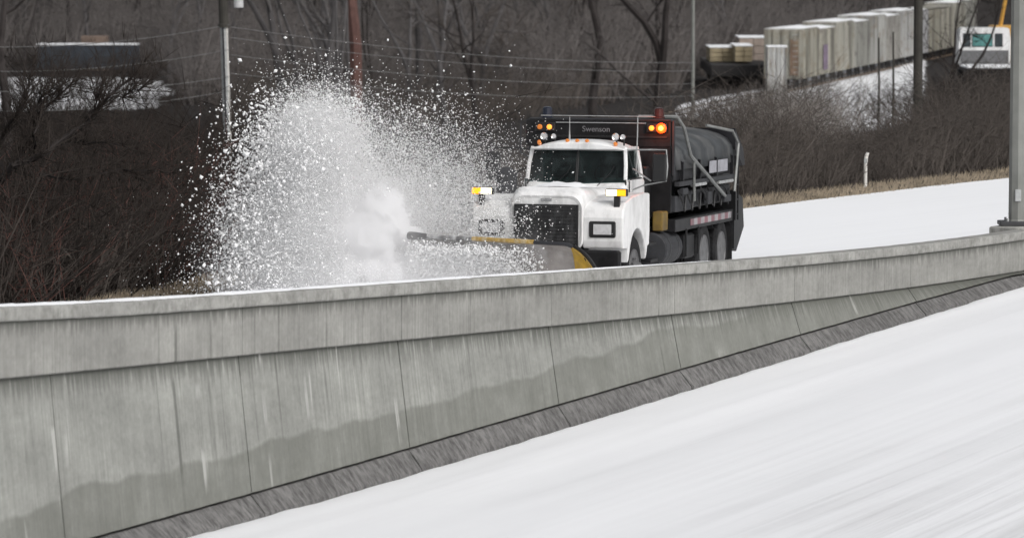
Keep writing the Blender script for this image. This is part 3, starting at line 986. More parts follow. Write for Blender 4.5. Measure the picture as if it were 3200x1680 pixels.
MB().tube([(-0.98, -0.16, 2.50), (-0.98, -0.16, 2.64), (-0.99, -0.16, 2.86)], [0.016, 0.008, 0.006], 5).build('aerial', M['frame_grey'], truck)
MB().tube([(-1.35, 0.84, 1.95), (-1.35, 0.86, 2.6), (-1.36, 0.86, 2.87)], [0.012, 0.010, 0.008], 5).build('aerial', M['frame_grey'], truck)
# door lettering
def lettering(txt, size, loc, rot, mat, parent, name='lettering'):
    c = bpy.data.curves.new(name, 'FONT'); c.body = txt; c.size = size; c.align_x = 'CENTER'; c.align_y = 'CENTER'; c.extrude = 0.002
    c.materials.append(mat)
    t = bpy.data.objects.new(name + '_curve', c); COL.objects.link(t)
    me = bpy.data.meshes.new_from_object(t.evaluated_get(bpy.context.evaluated_depsgraph_get()))
    bpy.data.objects.remove(t); me.materials.clear(); me.materials.append(mat)
    o = bpy.data.objects.new(name, me); COL.objects.link(o); o.location = loc; o.rotation_euler = rot; o.parent = parent
    return o
lettering('27', 0.16, (-1.15, 0.876, 1.53), (R(90), 0, R(180)), M['letter_dark'], truck)
# chassis, tank, toolbox, steps
mb = MB()
for y in (-0.42, 0.42):
    mb.box((-7.0, y - 0.05, 0.72), (0.95, y + 0.05, 0.98))
for x in (-1.5, -3.0, -4.2, -6.9): mb.box((x - 0.06, -0.37, 0.76), (x + 0.06, 0.37, 0.94))
mb.build('chassis', M['black'], truck)
tk = MB().lathe((-2.0, 0.92, 0.72), (-1, 0, 0), [(0, 0.05), (0.02, 0.26), (0.05, 0.28), (1.15, 0.28), (1.18, 0.26), (1.2, 0.05)], 18).build('fuel_tank', M['grey_panel'], truck)
for x in (-2.3, -2.9): MB().lathe((x, 0.92, 0.72), (-1, 0, 0), [(0, 0.283), (0.05, 0.283)], 18).build('strap', M['black_trim'], tk)
mb = MB().box((-2.03, 0.95, 1.02), (-2.42, 1.12, 1.33), 0.015)
o = mb.build('toolbox', M['tool_yellow'], truck); o['label'] = 'dull yellow box behind the cab door'
MB().box((-1.3, 0.86, 0.55), (-1.8, 1.1, 0.60)).box((-1.3, 0.88, 0.82), (-1.8, 1.08, 0.86)).build('step', M['black'], truck)
# hydraulic tank and hose rack between cab and hopper
MB().box((-2.02, -0.85, 1.0), (-2.34, 0.85, 2.05), 0.03).build('hydraulic_tank', M['black'], truck)
mb = MB()
for k in range(5):
    mb.tube([(-2.05, -0.6 + k * 0.3, 1.9), (-2.2, -0.5 + k * 0.3, 2.2), (-2.4, -0.6 + k * 0.3, 2.0)], 0.02, 5)
mb.build('hoses', M['black_trim'], truck)
# hopper: front shield, tapered body, ribs, tarp, rails
XF, XB = -2.42, -7.0
mb = MB()
mb.box((XF, -1.26, 2.35), (XF - 0.06, 1.16, 2.77), 0.01)
mb.box((XF, -1.0, 1.3), (XF - 0.06, 1.16, 2.347))
shield = mb.build('cab_shield', M['black'], truck)
MB().box((XF + 0.0, -1.2, 2.773), (XF - 0.30, 1.16, 2.805), 0.01).build('shield_rim', M['grey_panel'], shield)
MB().tube([(XF + 0.02, -1.0, 2.845), (XF + 0.02, 0.9, 2.845)], 0.008, 6).tube([(XF + 0.012, -0.75, 2.735), (XF + 0.012, 0.75, 2.735)], 0.009, 5).build('shield_rail', M['frame_grey'], shield)
MB().box((XF + 0.002, -1.10, 2.50), (XF + 0.02, 1.10, 2.53)).build('shield_rib', M['black_trim'], shield)
lettering('Swenson', 0.13, (XF + 0.012, -0.08, 2.63), (R(90), 0, R(90)), M['letter'], shield)
sec = [(-0.45, 1.15), (0.45, 1.15), (1.02, 1.72), (1.19, 1.80), (1.19, 2.08), (0.62, 2.42), (-0.62, 2.42), (-1.19, 2.08), (-1.19, 1.80), (-1.02, 1.72)]
mb = MB().prism(sec, XF - 0.07, XB, 'x')
hop = mb.build('hopper', M['hopper'], truck, bevel=0.015)
mb = MB()
rings = []
for x in np.linspace(XF - 0.10, XB + 0.05, 14):
    ring = []
    for k in range(15):
        a = math.pi * k / 14
        y = 1.215 * math.cos(a) * (1.0)
        z = 1.98 + 0.60 * max(0, math.sin(a)) ** 0.48 + 0.02 * mnoise.noise(Vector((x * 2, k * 0.4, 0)))
        ring.append((x, y, z))
    rings.append(ring)
mb.loft(rings, closed=False, cap=False)
o = mb.build('tarp', M['tarp'], truck, smooth=True)
md = o.modifiers.new('thick', 'SOLIDIFY'); md.thickness = 0.012; md.offset = 1
for sd in (1, -1):
    for k, x in enumerate(np.linspace(-2.9, -6.7, 4)):
        MB().prism([(sd * 1.205, 1.78), (sd * 1.26, 1.80), (sd * 1.26, 2.10), (sd * 1.205, 2.12)], x, x - 0.07, 'x').build('side_rib', M['hopper'], hop)
    for z0, z1 in ((1.72, 1.79),):
        MB().box((XF - 0.1, sd * 1.203, z0), (XB, sd * 1.285, z1)).build('side_rail', M['grey_panel'], hop)
    # side plate with patches of salt, running board and light bar
    MB().box((-3.1, sd * 1.08, 1.33), (-6.8, sd * 1.19, 1.62), 0.01).build('side_box', M['hopper'], truck)
    MB().box((-2.6, sd * 1.02, 1.30), (-3.9, sd * 1.20, 1.56), 0.01).build('locker', M['grey_panel'], truck)
    fr = MB().box((-2.6, sd * 1.0, 0.98), (-7.1, sd * 1.20, 1.18), 0.01).build('body_skirt', M['black'], truck)
    tp = MB().box((-3.7, sd * 1.202, 1.04), (-6.85, sd * 1.207, 1.145)).build('reflective_tape', M['tape'], fr)
    tp['label'] = 'red and white reflective tape along the side of the body'
o = MB().box((-4.9, 1.245, 1.86), (-6.3, 1.255, 2.06)).build('side_sign', M['sign'], truck); o['label'] = 'pale rectangular panel on the hopper side'
# tarp arms of bent pipe
mb = MB()
mb.tube([(-2.5, 0.6, 2.84), (-2.62, 1.22, 2.84), (-2.74, 1.30, 2.66), (-3.2, 1.31, 2.2), (-5.9, 1.30, 1.45)], [0.03, 0.032, 0.032, 0.032, 0.028], 7)
mb.build('tarp_arm', M['arm'], truck)
mb = MB().tube([(-6.2, 0.9, 2.62), (-6.75, 1.24, 2.52), (-6.9, 1.31, 2.3), (-6.6, 1.31, 1.5)], 0.026, 7)
mb.build('tarp_arm', M['arm'], truck)
MB().tube([(-3.5, 1.30, 2.1), (-3.5, 1.31, 1.45)], 0.022, 6).build('side_post', M['arm'], truck)
for sd in (1, -1):
    MB().tube([(XF - 0.05, sd * 1.19, 1.9), (XF - 0.05, sd * 1.19, 2.78)], 0.03, 6).build('corner_post', M['grey_panel'] if sd > 0 else M['hopper'], truck)
MB().tube([(XF - 0.02, -1.18, 2.79), (XF, -1.34, 2.72), (XF, -1.35, 2.25), (XF - 0.02, -1.1, 2.1)], 0.016, 5).build('side_hoop', M['grey_panel'], truck)
# beacons
for y, hot in ((-0.93, False), (0.93, True)):
    bl = MB().lathe((XF - 0.12, y, 2.81), (0, 0, 1), [(0, 0.10), (0.03, 0.10), (0.04, 0.085), (0.15, 0.08), (0.17, 0.06), (0.18, 0.01)], 14).build('beacon', M['blue_lens'] if not hot else M['red_lens'], truck)
    lb = MB().box((XF + 0.003, y - 0.17, 2.59), (XF + 0.05, y + 0.17, 2.735), 0.01).build('lamp_box', M['black_trim'], truck)
    for k, dy in enumerate((-0.08, 0.08)):
        r = 0.042
        mat = M['amber_hot'] if (hot and k == 1) else (M['amber_on'] if hot or k == 1 else M['amber_dim'])
        lp = MB().lathe((XF + 0.051, y + dy, 2.66), (1, 0, 0), [(0, r * (2.0 if hot and k else 1)), (0.015, r * (1.95 if hot and k else 1)), (0.03, r * (1.3 if hot and k else 0.8)), (0.036, r * 0.05)], 14).build('flashing_lamp', mat, lb)
        if hot and k == 1:
            lp['label'] = 'brightly flashing orange lamp'
            MB().lathe((XF + 0.080, y + dy, 2.66), (1, 0, 0), [(0, r * 0.95), (0.015, r * 0.8), (0.03, 0.002)], 14).build('bulb', M['amber_core'], lp)
lp = MB().lathe((XF + 0.05, -1.02, 2.42), (1, 0, 0), [(0, 0.03), (0.02, 0.028), (0.03, 0.005)], 10).build('marker_lamp', M['amber_dim'], truck)
# the orange lamp lights the hopper around it
pl = bpy.data.lights.new('amber_glow', 'POINT'); pl.energy = 7; pl.color = (1, 0.12, 0.01); pl.shadow_soft_size = 0.06
po = bpy.data.objects.new('amber_glow', pl); COL.objects.link(po); po.parent = truck; po.location = (XF + 0.20, 1.01, 2.66)
# clutter along the side: hoses, valve boxes, chain hooks, a ladder
rC = random.Random(9)
for k in range(7):
    x0 = -2.7 - 0.55 * k
    mb = MB().tube([(x0, 1.21, 1.66), (x0 - 0.15, 1.27, 1.45 + rC.uniform(-.1, .1)), (x0 - 0.4, 1.24, 1.30), (x0 - 0.55, 1.22, 1.55)], 0.018, 5)
    mb.build('hose', M['black_trim'], truck)
for x, z, dx, dz in ((-2.75, 1.58, 0.35, 0.10), (-3.6, 1.68, 0.9, 0.05), (-4.6, 1.36, 0.3, 0.2), (-5.5, 1.66, 1.1, 0.05), (-5.9, 1.34, 0.5, 0.12)):
    MB().box((x, 1.215, z), (x - dx, 1.30, z + dz), 0.01).build('side_fitting', M['grey_panel'] if dz > 0.07 else M['frame_grey'], truck)
mb = MB()
for y_ in (0,): mb.tube([(-6.75, 1.29, 1.0), (-6.75, 1.29, 2.1)], 0.015, 5).tube([(-6.98, 1.29, 1.0), (-6.98, 1.29, 2.1)], 0.015, 5)
for z in (1.1, 1.35, 1.6, 1.85): mb.tube([(-6.75, 1.29, z), (-6.98, 1.29, z)], 0.012, 5)
mb.build('ladder', M['black'], truck)
MB().box((-3.55, 0.75, 0.50), (-4.25, 1.15, 0.90), 0.03).build('air_tank_box', M['black'], truck)
for x in (-3.4, -4.3): MB().tube([(x, 1.2, 1.0), (x, 1.2, 0.55)], 0.02, 5).build('hanger', M['black'], truck)
# spreader and rear
mb = MB().box((XB - 0.02, -0.5, 0.8), (XB - 0.45, 0.5, 1.5), 0.03)
mb.prism([(XB - 0.02, 1.5), (XB - 0.70, 1.35), (XB - 0.82, 0.85), (XB - 0.2, 0.45), (XB - 0.02, 0.5)], 0.45, 1.22)
mb.prism([(XB - 0.02, 1.5), (XB - 0.70, 1.35), (XB - 0.82, 0.85), (XB - 0.2, 0.45), (XB - 0.02, 0.5)], -1.18, -0.55)
mb.lathe((XB - 0.5, 0, 0.42), (0, 0, 1), [(0, 0.05), (0.0, 0.32), (0.06, 0.32), (0.07, 0.05)], 16)
mb.build('spreader', M['black'], truck)
mb = MB().prism([(XB + 0.02, 2.56), (XB - 0.05, 2.5), (XB - 0.62, 2.2), (XB - 0.78, 1.92), (XB - 0.6, 1.9), (XB + 0.02, 2.2)], -1.2, 1.24)
mb.build('rear_hood', M['hopper'], truck)
for y in (-1.0, 1.0):
    MB().box((-6.85, y - 0.22, 0.18), (-6.87, y + 0.22, 0.95)).build('mud_flap', M['rubber'], truck)
# wheels
def wheel(x, y, r, wd, sd, front=False):
    mb = MB().lathe((x, y - sd * wd / 2, r), (0, sd, 0), [(0.02, r * 0.60), (0.0, r * 0.75), (0.01, r * 0.93), (0.045, r), (wd - 0.045, r), (wd - 0.01, r * 0.93), (wd, r * 0.75), (wd - 0.02, r * 0.60)], 32, cap=False)
    for k in range(40):
        a = 2 * math.pi * k / 40
        c, s_ = math.cos(a), math.sin(a)
        p = [(x + c * q - s_ * t, y + sd * u, r + s_ * q + c * t) for u in (-wd / 2 + 0.05, wd / 2 - 0.05) for q, t in ((r - 0.01, -0.02), (r + 0.012, -0.016), (r + 0.012, 0.016), (r - 0.01, 0.02))]
        mb.add(p, [(0, 1, 2, 3), (4, 5, 6, 7), (1, 2, 6, 5), (0, 1, 5, 4), (2, 3, 7, 6)])
    tyre = mb.build('tyre', M['rubber'], truck)
    dp = -0.02 if front else -0.14
    y0 = y + sd * wd / 2
    mb = MB().lathe((x, y0, r), (0, sd, 0), [(-0.02, r * 0.61), (0.0, r * 0.60), (-0.03, r * 0.55), (dp - 0.02, r * 0.50), (dp, r * 0.28), (dp + 0.09, r * 0.22), (dp + 0.12, r * 0.18), (dp + 0.13, 0.01)], 24)
    for k in range(10):
        a = 2 * math.pi * k / 10
        mb.lathe((x + math.cos(a) * r * 0.34, y0 + sd * dp, r + math.sin(a) * r * 0.34), (0, sd, 0), [(0, 0.022), (0.035, 0.02), (0.036, 0.002)], 6)
    mb.build('rim', M['rim'], tyre)
for sd in (1, -1):
    wheel(0.0, sd * 1.0, 0.52, 0.30, sd, True)
    for x in (-4.95, -6.30):
        wheel(x, sd * 1.03, 0.52, 0.27, sd)
        wheel(x, sd * 0.72, 0.52, 0.27, sd)
    for x in (-4.95, -6.30):
        mb = MB()
        pts = [(x + 0.62 * math.cos(a), 0.55 + 0.62 * math.sin(a)) for a in np.linspace(R(35), R(145), 12)]
        mb.loft([[(px_, sd * 0.72, pz_), (px_, sd * 1.2, pz_), (px_ * 1.0, sd * 1.2, pz_ + 0.012), (px_, sd * 0.72, pz_ + 0.012)] for px_, pz_ in pts])
        mb.build('mudguard', M['black'], truck)
mb = MB()
for x in (0.0, -4.95, -6.30): mb.tube([(x, -0.95, 0.52), (x, 0.95, 0.52)], 0.07, 8)
mb.build('axles', M['black'], truck)

# plow blade: a curled moldboard, deeper and curled on the truck's left, its right end trailing
def blade_pt(u, v, out=0.0):
    """u 0 (truck's left end) .. 1 (right end), v 0 (cutting edge) .. 1 (top lip)"""
    L = 3.55
    ca, sa = math.cos(R(24)), math.sin(R(24))
    y = 1.30 - u * L * ca
    x = 2.62 - u * L * sa * 0.62
    H = 0.97 + 0.06 * u
    a = R(-50 + 128 * v)
    rad = H / (math.sin(R(78)) + math.sin(R(50)))
    z = 0.03 + rad * (math.sin(a) + math.sin(R(50)))
    cx = rad * (1 - math.cos(a)) - rad * 0.2                # bulges forward at edge and lip
    x += cx * 0.85 + out
    # left end sweeps down in a rounded shoulder
    if u < 0.19:
        k = (0.19 - u) / 0.19
        z = 0.03 + (z - 0.03) * math.sqrt(max(0.0, 1 - (k * 0.93) ** 2))
    return Vector((x, y, z))
nu, nv = 40, 16
def blade_part(name, u0, u1, v0, v1, mat, nu=30, nv=14, th=0.03, off=0.0):
    V, F = [], []
    for i in range(nu + 1):
        for j in range(nv + 1):
            V.append(blade_pt(u0 + (u1 - u0) * i / nu, v0 + (v1 - v0) * j / nv, off))
    n = len(V)
    V += [p - Vector((th, 0, 0)) for p in V]
    q = nv + 1
    for i in range(nu):
        for j in range(nv):
            k = i * q + j
            F.append((k, k + 1, k + q + 1, k + q)); F.append((n + k, n + k + q, n + k + q + 1, n + k + 1))
    for j in range(nv):
        F.append((j, j + n, j + 1 + n, j + 1)); k = nu * q + j; F.append((k, k + 1, k + 1 + n, k + n))
    for i in range(nu):
        k = i * q; F.append((k, k + q, k + q + n, k + n)); k = i * q + nv; F.append((k, k + n, k + q + n, k + q))
    return MB().add(V, F).build(name, mat, truck, smooth=False)
mold = blade_part('moldboard', 0.155, 1.0, 0.0, 1.0, M['plow_face'])
mold['label'] = 'scoured grey curved face of the plow'
o = blade_part('blade_wing', 0.0, 0.154, 0.0, 1.0, M['plow_yellow'], 14, 14); o['label'] = 'yellow rounded end of the plow'
V_ = [blade_pt(u, 1.0, 0.0) + Vector((-0.02, 0, 0.025)) for u in np.linspace(0.34, 0.66, 14)]
MB().tube(V_, 0.035, 6).build('top_rail', M['rail_yellow'], truck)
V_ = [blade_pt(u, 1.0, 0.0) + Vector((-0.02, 0, 0.02)) for u in np.linspace(0.662, 0.90, 12)]
MB().tube(V_, 0.035, 6).build('top_rail', M['rail_snowy'], truck)
V_ = [blade_pt(u, 1.0, 0.0) + Vector((-0.02, 0, 0.02)) for u in np.linspace(0.902, 1.0, 6)]
MB().tube(V_, [0.04, 0.05, 0.055, 0.06, 0.065, 0.06], 7).build('top_rail', M['black'], truck)
V_ = [blade_pt(u, 1.0, 0.0) + Vector((-0.02, 0, 0.02)) for u in np.linspace(0.14, 0.338, 10)]
MB().tube(V_, 0.03, 6).build('top_rail', M['grey_panel'], truck)
V_ = [blade_pt(u, 0.97, -0.03) + Vector((0, 0.03, 0.02)) for u in np.linspace(0.0, 0.14, 12)]
MB().tube(V_, 0.03, 6).build('shoulder_rim', M['black_trim'], truck)
for u in np.linspace(0.08, 0.95, 7):
    MB().tube([blade_pt(u, v, -0.06) for v in np.linspace(0.05, 0.95, 9)], 0.03, 5).build('blade_rib', M['black'], truck)
V_ = [blade_pt(u, 0.0, 0.01) for u in np.linspace(0, 1, 20)]
MB().tube(V_, 0.025, 5).build('cutting_edge', M['dark_steel'], truck)

# ------------------------------------------------------------------ light pole on the barrier, marker post, utility poles and wires
pc = at(3176, 693, 74.0)
s_p = float(np.interp(3254, pxs, SS[i0:i1]))
p_, n__, t__ = st(s_p)
base = Vector((p_[0] - n__[0] * 0.42, p_[1] - n__[1] * 0.42, float(np.interp(s_p, SS, Z_TOP)) + 0.075))
print('pole base', proj(base))
lp = empty('light_pole', base)
tag(lp, 'tall grey steel light pole on a dark base plate behind the barrier', 'light pole')
MB().box((-0.30, -0.24, -0.035), (0.30, 0.24, 0.035), 0.01).build('base_plate', M['dark_steel'], lp)
mb = MB().lathe((0, 0, 0.035), (0, 0, 1), [(0, 0.155), (0.03, 0.14), (1.2, 0.132), (9, 0.10)], 8)
mb.build('shaft', M['pole_steel'], lp)
MB().box((-0.05, -0.155, 0.36), (0.05, -0.12, 0.56), 0.008).build('hand_hole_cover', M['frame_grey'], lp)
for x, y in ((-0.17, -0.17), (0.17, -0.17), (0.17, 0.17), (-0.17, 0.17)):
    MB().lathe((x, y, 0.035), (0, 0, 1), [(0, 0.022), (0.05, 0.022), (0.051, 0.002)], 6).build('anchor_bolt', M['frame_grey'], lp)
mb = MB().box((-0.5, -0.24, -1.4), (0.5, 0.27, -0.04), 0.02)
o = mb.build('pedestal', M['cap'], barrier)
o.matrix_parent_inverse = Matrix.Identity(4)
o.location = base; o.rotation_euler = (0, 0, -math.atan2(t__[0], t__[1]) + R(90))
for ml in ('run', 'toe'):
    o.data.uv_layers.new(name=ml)

b_ = at(2704, 597, 98.0)
i_, t_ = locate(b_.x, b_.y); b_.z = max(b_.z, terrain_z(b_.x, b_.y) - 0.02)
mp_ = empty('marker_post', b_)
tag(mp_, 'thin white roadside marker post leaning at the edge of the brown brush', 'marker post')
MB().tube([(0, 0, -0.1), (0.0, 0, 0.5), (0.015, 0, 0.7), (0.05, 0, 0.79)], [0.04, 0.04, 0.042, 0.036], 8).build('post', M['pvc'], mp_)
MB().box((-0.03, -0.05, 0.56), (0.035, -0.042, 0.66)).build('reflector', M['frame_grey'], mp_)


def upole(name, px, top, bottom, d, wpx, label, parts, lean=0.0):
    b = at(px, bottom, d); zt = at(px, top, d).z
    gz = terrain_z(b.x, b.y) - 0.3
    e = empty(name, (b.x, b.y, gz)); tag(e, label, 'utility pole')
    r = wpx * d / FPX / 2
    e.rotation_euler = (0, lean, 0)
    return e, r, gz


up1, r1, gz1 = upole('utility_pole', 727, 0, 480, 150.0, 26, 'light grey sleeved utility pole beside the snow plume', 2, R(-1.6))
zs = at(712, 80, 150.0).z - gz1
MB().lathe((0, 0, 0), (0, 0, 1), [(0, r1), (zs - 0.02, r1 * 0.92)], 12).build('grey_sleeve', M['frame_grey'], up1)
MB().tube([(-r1 * 0.15, -r1 * 0.98, 0.3), (-r1 * 0.15, -r1 * 0.9, zs)], 0.035, 6).build('conduit', M['grey_panel'], up1)
MB().tube([(r1 * 0.75, -r1 * 0.6, 0.3), (r1 * 0.75, -r1 * 0.55, zs)], 0.03, 6).build('conduit', M['pvc'], up1)
MB().lathe((0, 0, zs), (0, 0, 1), [(-0.06, r1 * 1.5), (0.05, r1 * 1.5), (0.06, r1 * 1.15), (4.2, r1 * 1.0)], 12).build('shaft', M['wood_pole'], up1)
zt_ = at(757, 27, 150.0).z - gz1
MB().lathe((0.52, 0, zt_), (0, 0, 1), [(0, 0.12), (0.02, 0.16), (0.75, 0.16), (0.8, 0.10), (0.9, 0.03)], 14).build('transformer', M['lens_off'], up1)
MB().tube([(0, 0, zt_ + 0.3), (0.4, 0, zt_ + 0.3)], 0.03, 6).build('bracket', M['wood_pole'], up1)

up2, r2, gz2 = upole('utility_pole', 2165, 0, 350, 200.0, 11, 'slender pale utility pole rising behind the truck hopper', 2)
MB().lathe((0, 0, 0), (0, 0, 1), [(0, r2 * 1.1), (16, r2 * 0.8)], 8).build('shaft', M['pole_steel'], up2)
up3, r3, gz3 = upole('utility_pole', 2868, 0, 300, 150.0, 27, 'thick dark wooden utility pole in front of the freight cars', 2)
MB().lathe((0, 0, 0), (0, 0, 1), [(0, r3 * 1.15), (14, r3 * 0.9)], 10).build('shaft', M['wood_pole'], up3)
for k, (px, top, d, wpx, lab) in enumerate(((2745, 118, 160, 8, 'thin dark stake in the snow nearer the train'), (2790, 100, 160, 9, 'thin dark stake in the snow nearer the thick dark pole'))):
    b = at(px, 310, d); gz = terrain_z(b.x, b.y) - 0.2
    o = MB().tube([(0, 0, 0), (0.02, 0, (at(px, top, d).z - gz) * 0.5), (0, 0, at(px, top, d).z - gz)], [0.055, 0.045, 0.035], 6).build('stake', M['wood_pole'])
    o.location = (b.x, b.y, gz); tag(o, lab, 'stake', 'thin stakes in the snow')

order = ['topmost', 'second from the top', 'third from the top', 'lowest']
left_y = [(132, 78), (208, 156), (262, 240), (330, 284)]
right_y = [(85, 196), (118, 222), (172, 262), (230, 300)]
for k in range(4):
    for side in (0, 1):
        if side == 0:
            A, B = at(-250, left_y[k][0] + 6, 150.0), at(716, left_y[k][1], 150.0 - r1)
            lab = order[k] + ' of the grey cables running left from the sleeved pole'
        else:
            A, B = at(722, right_y[k][0], 150.0 - r1), at(2165, right_y[k][1], 200.0 - r2)
            lab = order[k] + ' of the grey cables between the sleeved pole and the slender pole'
        pts = [A.lerp(B, q / 16) - Vector((0, 0, 0.35 * 4 * (q / 16) * (1 - q / 16))) for q in range(17)]
        o = MB().tube(pts, 0.011, 4).build('overhead_cable', M['wire'])
        tag(o, lab, 'cable', 'overhead cables')

# ------------------------------------------------------------------ freight train
fpal = [(0.36, 0.35, 0.30), (0.40, 0.385, 0.33), (0.44, 0.43, 0.38), (0.34, 0.34, 0.31), (0.47, 0.47, 0.45), (0.42, 0.41, 0.38), (0.50, 0.50, 0.49), (0.40, 0.40, 0.41)]
def freight_mat(name, c, dirt, sd):
    m, n, l, b = new_mat(name)
    oc = n.new('ShaderNodeTexCoord').outputs['Object']
    mp = n.new('ShaderNodeMapping'); mp.inputs['Location'].default_value = (sd * 7.3, sd * 1.7, 0); l.new(oc, mp.inputs['Vector'])
    st = noise_tex(n, l, mp.outputs[0], 1.0, 4, 0.7, stretch=(1.6, 1.6, 0.06))
    k = ramp(n, l, st, [(0.36, tuple(x * 0.42 for x in c) + (1,)), (0.5, tuple(c) + (1,)), (0.66, tuple(min(1, x * 1.35) for x in c) + (1,))])
    gr = noise_tex(n, l, mp.outputs[0], 0.8, 6, 0.7)
    k = mixc(n, l, ramp(n, l, gr, [(0.5, g(0)), (0.68, g(0.75))]), k, tuple(dirt) + (1,))
    l.new(k, b.inputs['Base Color']); b.inputs['Roughness'].default_value = 0.75
    return m


fm = [freight_mat('freight car paint %d' % k, tuple(x * 0.72 for x in c), ((0.10, 0.08, 0.085) if k % 2 else (0.17, 0.13, 0.085)), k) for k, c in enumerate(fpal)]
M['car_dark'] = simple('freight underframe', (0.025, 0.023, 0.023), 0.8)
M['graffiti'] = simple('graffiti purple', (0.16, 0.12, 0.17), 0.7, var=0.6, scale=2.0)
M['rustpanel'] = simple('rusty car end', (0.15, 0.10, 0.07), 0.8, var=0.5, scale=1.5, dirt=(0.35, 0.30, 0.2), dirt_amt=0.6)


def freight_car(name, mat, L=13.0, H=4.0, Wd=2.9, ribs=12, hopper=False):
    """local x along the track, right side is -y"""
    e = empty(name)
    mb = MB()
    if hopper:
        z0 = 0.95
        prof = [(-Wd / 2, z0 + 0.3), (-Wd / 2, z0 + H - 0.6), (-Wd / 2 + 0.25, z0 + H - 0.15), (-0.4, z0 + H), (0.4, z0 + H), (Wd / 2 - 0.25, z0 + H - 0.15), (Wd / 2, z0 + H - 0.6), (Wd / 2, z0 + 0.3)]
        mb.prism(prof, 0, L, 'x')
    else:
        mb.box((0, -Wd / 2, 0.80), (L, Wd / 2, 0.95 + H), 0.03)
    body = mb.build('body', mat, e)
    mb = MB().prism([(-Wd / 2 - 0.04, 0.95 + H + 0.003), (0, 0.95 + H + 0.14), (Wd / 2 + 0.04, 0.95 + H + 0.003)], 0.03, L - 0.03, 'x')
    mb.build('roof_snow' if not hopper else 'roof', M['snow_bit'] if not hopper else mat, body)
    for k in range(ribs):
        x = 0.15 + (L - 0.45) * k / (ribs - 1)
        MB().box((x, -Wd / 2 - 0.16, 0.82), (x + 0.2, -Wd / 2 - 0.003, 0.95 + H - 0.1)).build('side_post', mat, body)
    for y in (-1.36, -0.7, 0.0, 0.7, 1.36):
        MB().box((-0.09, y - 0.06, 1.0), (-0.003, y + 0.06, 0.95 + H - 0.15)).build('end_post', mat, body)
    if not hopper:
        MB().box((L * 0.42, -Wd / 2 - 0.07, 1.1), (L * 0.42 + 2.6, -Wd / 2 - 0.004, 0.95 + H - 0.4)).build('door', mat, body)
    ld = MB()
    for z in np.arange(1.3, 0.95 + H - 0.3, 0.42): ld.tube([(-0.12, -1.25, z), (-0.12, -0.85, z)], 0.025, 4)
    ld.build('ladder', M['frame_grey'], e)
    MB().box((0.3, -1.2, 0.72), (L - 0.3, 1.2, 0.94)).build('underframe', M['car_dark'], e)
    for x in (1.2, 2.9, L - 2.9, L - 1.2):
        for y in (-0.75, 0.75):
            MB().lathe((x, y - 0.06, 0.44), (0, 1, 0), [(0, 0.1), (0, 0.44), (0.12, 0.44), (0.12, 0.1)], 14).build('wheel', M['car_dark'], e)
    return e


TA = Vector((22.5 - 1.4, 350, 0)); TB = Vector((47.3 - 1.4, 460, 0))
tdir = (TB - TA).normalized()
tang = math.atan2(tdir.y, tdir.x)
names_ = ['tan freight car at the near left end of the train', 'second freight car of the train, with a purple grey graffiti patch', 'third freight car counted from the tan near end of the train',
          'fourth freight car counted from the tan near end of the train', 'fifth freight car counted from the tan near end of the train', 'sixth freight car of the train, behind the thin stakes', 'seventh freight car of the train, just left of the thick dark pole',
          'freight car crossed by the thick dark pole', 'rounded covered hopper car just right of the thick dark pole', 'rounded covered hopper car behind the dark bare bushy tree', 'pale freight car second from the far right end of the train', 'pale grey last freight car just left of the white truck']
HT = (3.75, 3.55, 3.9, 3.7, 4.05, 3.8, 4.1, 3.95, 3.95, 3.9, 4.2, 4.3)
for k in range(12):
    pitch_ = 9.6
    p = TA + tdir * (k * pitch_)
    e = freight_car('freight_car', fm[k % 8], L=8.6, H=HT[k], ribs=(8, 9, 7, 10)[k % 4], hopper=(k in (8, 9)))
    e.location = (p.x, p.y, FLOOR + 0.18); e.rotation_euler = (0, 0, tang)
    tag(e, names_[k], 'freight car', 'freight cars of the train')
    if k == 1:
        o = MB().box((1.0, -1.63, 1.2), (3.4, -1.612, 3.2)).build('graffiti', M['graffiti'], e); o['label'] = 'purple grey graffiti patch'
    if k == 0:
        o = MB().box((-0.118, -1.3, 1.1), (-0.092, -0.6, 3.9)).build('end_panel', M['rustpanel'], e); o['label'] = 'rusty brown panel on the car end'
# weathered container standing before the near end
a, b = at(2396, 146, 343.0), at(2456, 146, 343.0)
e = empty('weathered_container', ((a.x + b.x) / 2, 343.0, FLOOR)); tag(e, 'low weathered pale container standing before the tan end of the train', 'container')
hw = (b.x - a.x) / 2; hh = a.z - FLOOR
MB().box((-hw, -1.2, 0.05), (hw, 1.2, hh), 0.03).build('box', fm[6], e)
for k in range(5):
    x = -hw + 0.06 + k * (2 * hw - 0.12) / 4
    MB().box((x - 0.06, -1.27, 0.1), (x + 0.06, -1.203, hh - 0.05)).build('end_post', fm[4], e)
MB().box((-hw - 0.03, -1.24, hh + 0.003), (hw + 0.03, 1.24, hh + 0.08)).build('snow_top', M['snow_bit'], e)
# rails of the line
for off in (-0.75, 0.75):
    nrm = Vector((tdir.y, -tdir.x, 0))
    A, B = TA - tdir * 60 + nrm * off, TB + tdir * 20 + nrm * off
    o = MB().tube([(A.x, A.y, FLOOR + 0.10), (B.x, B.y, FLOOR + 0.10)], 0.07, 4).build('rail', M['rustpanel'])
    tag(o, 'steel rail under the %s wheels of the freight train' % ('far' if off < 0 else 'near'), 'rail')
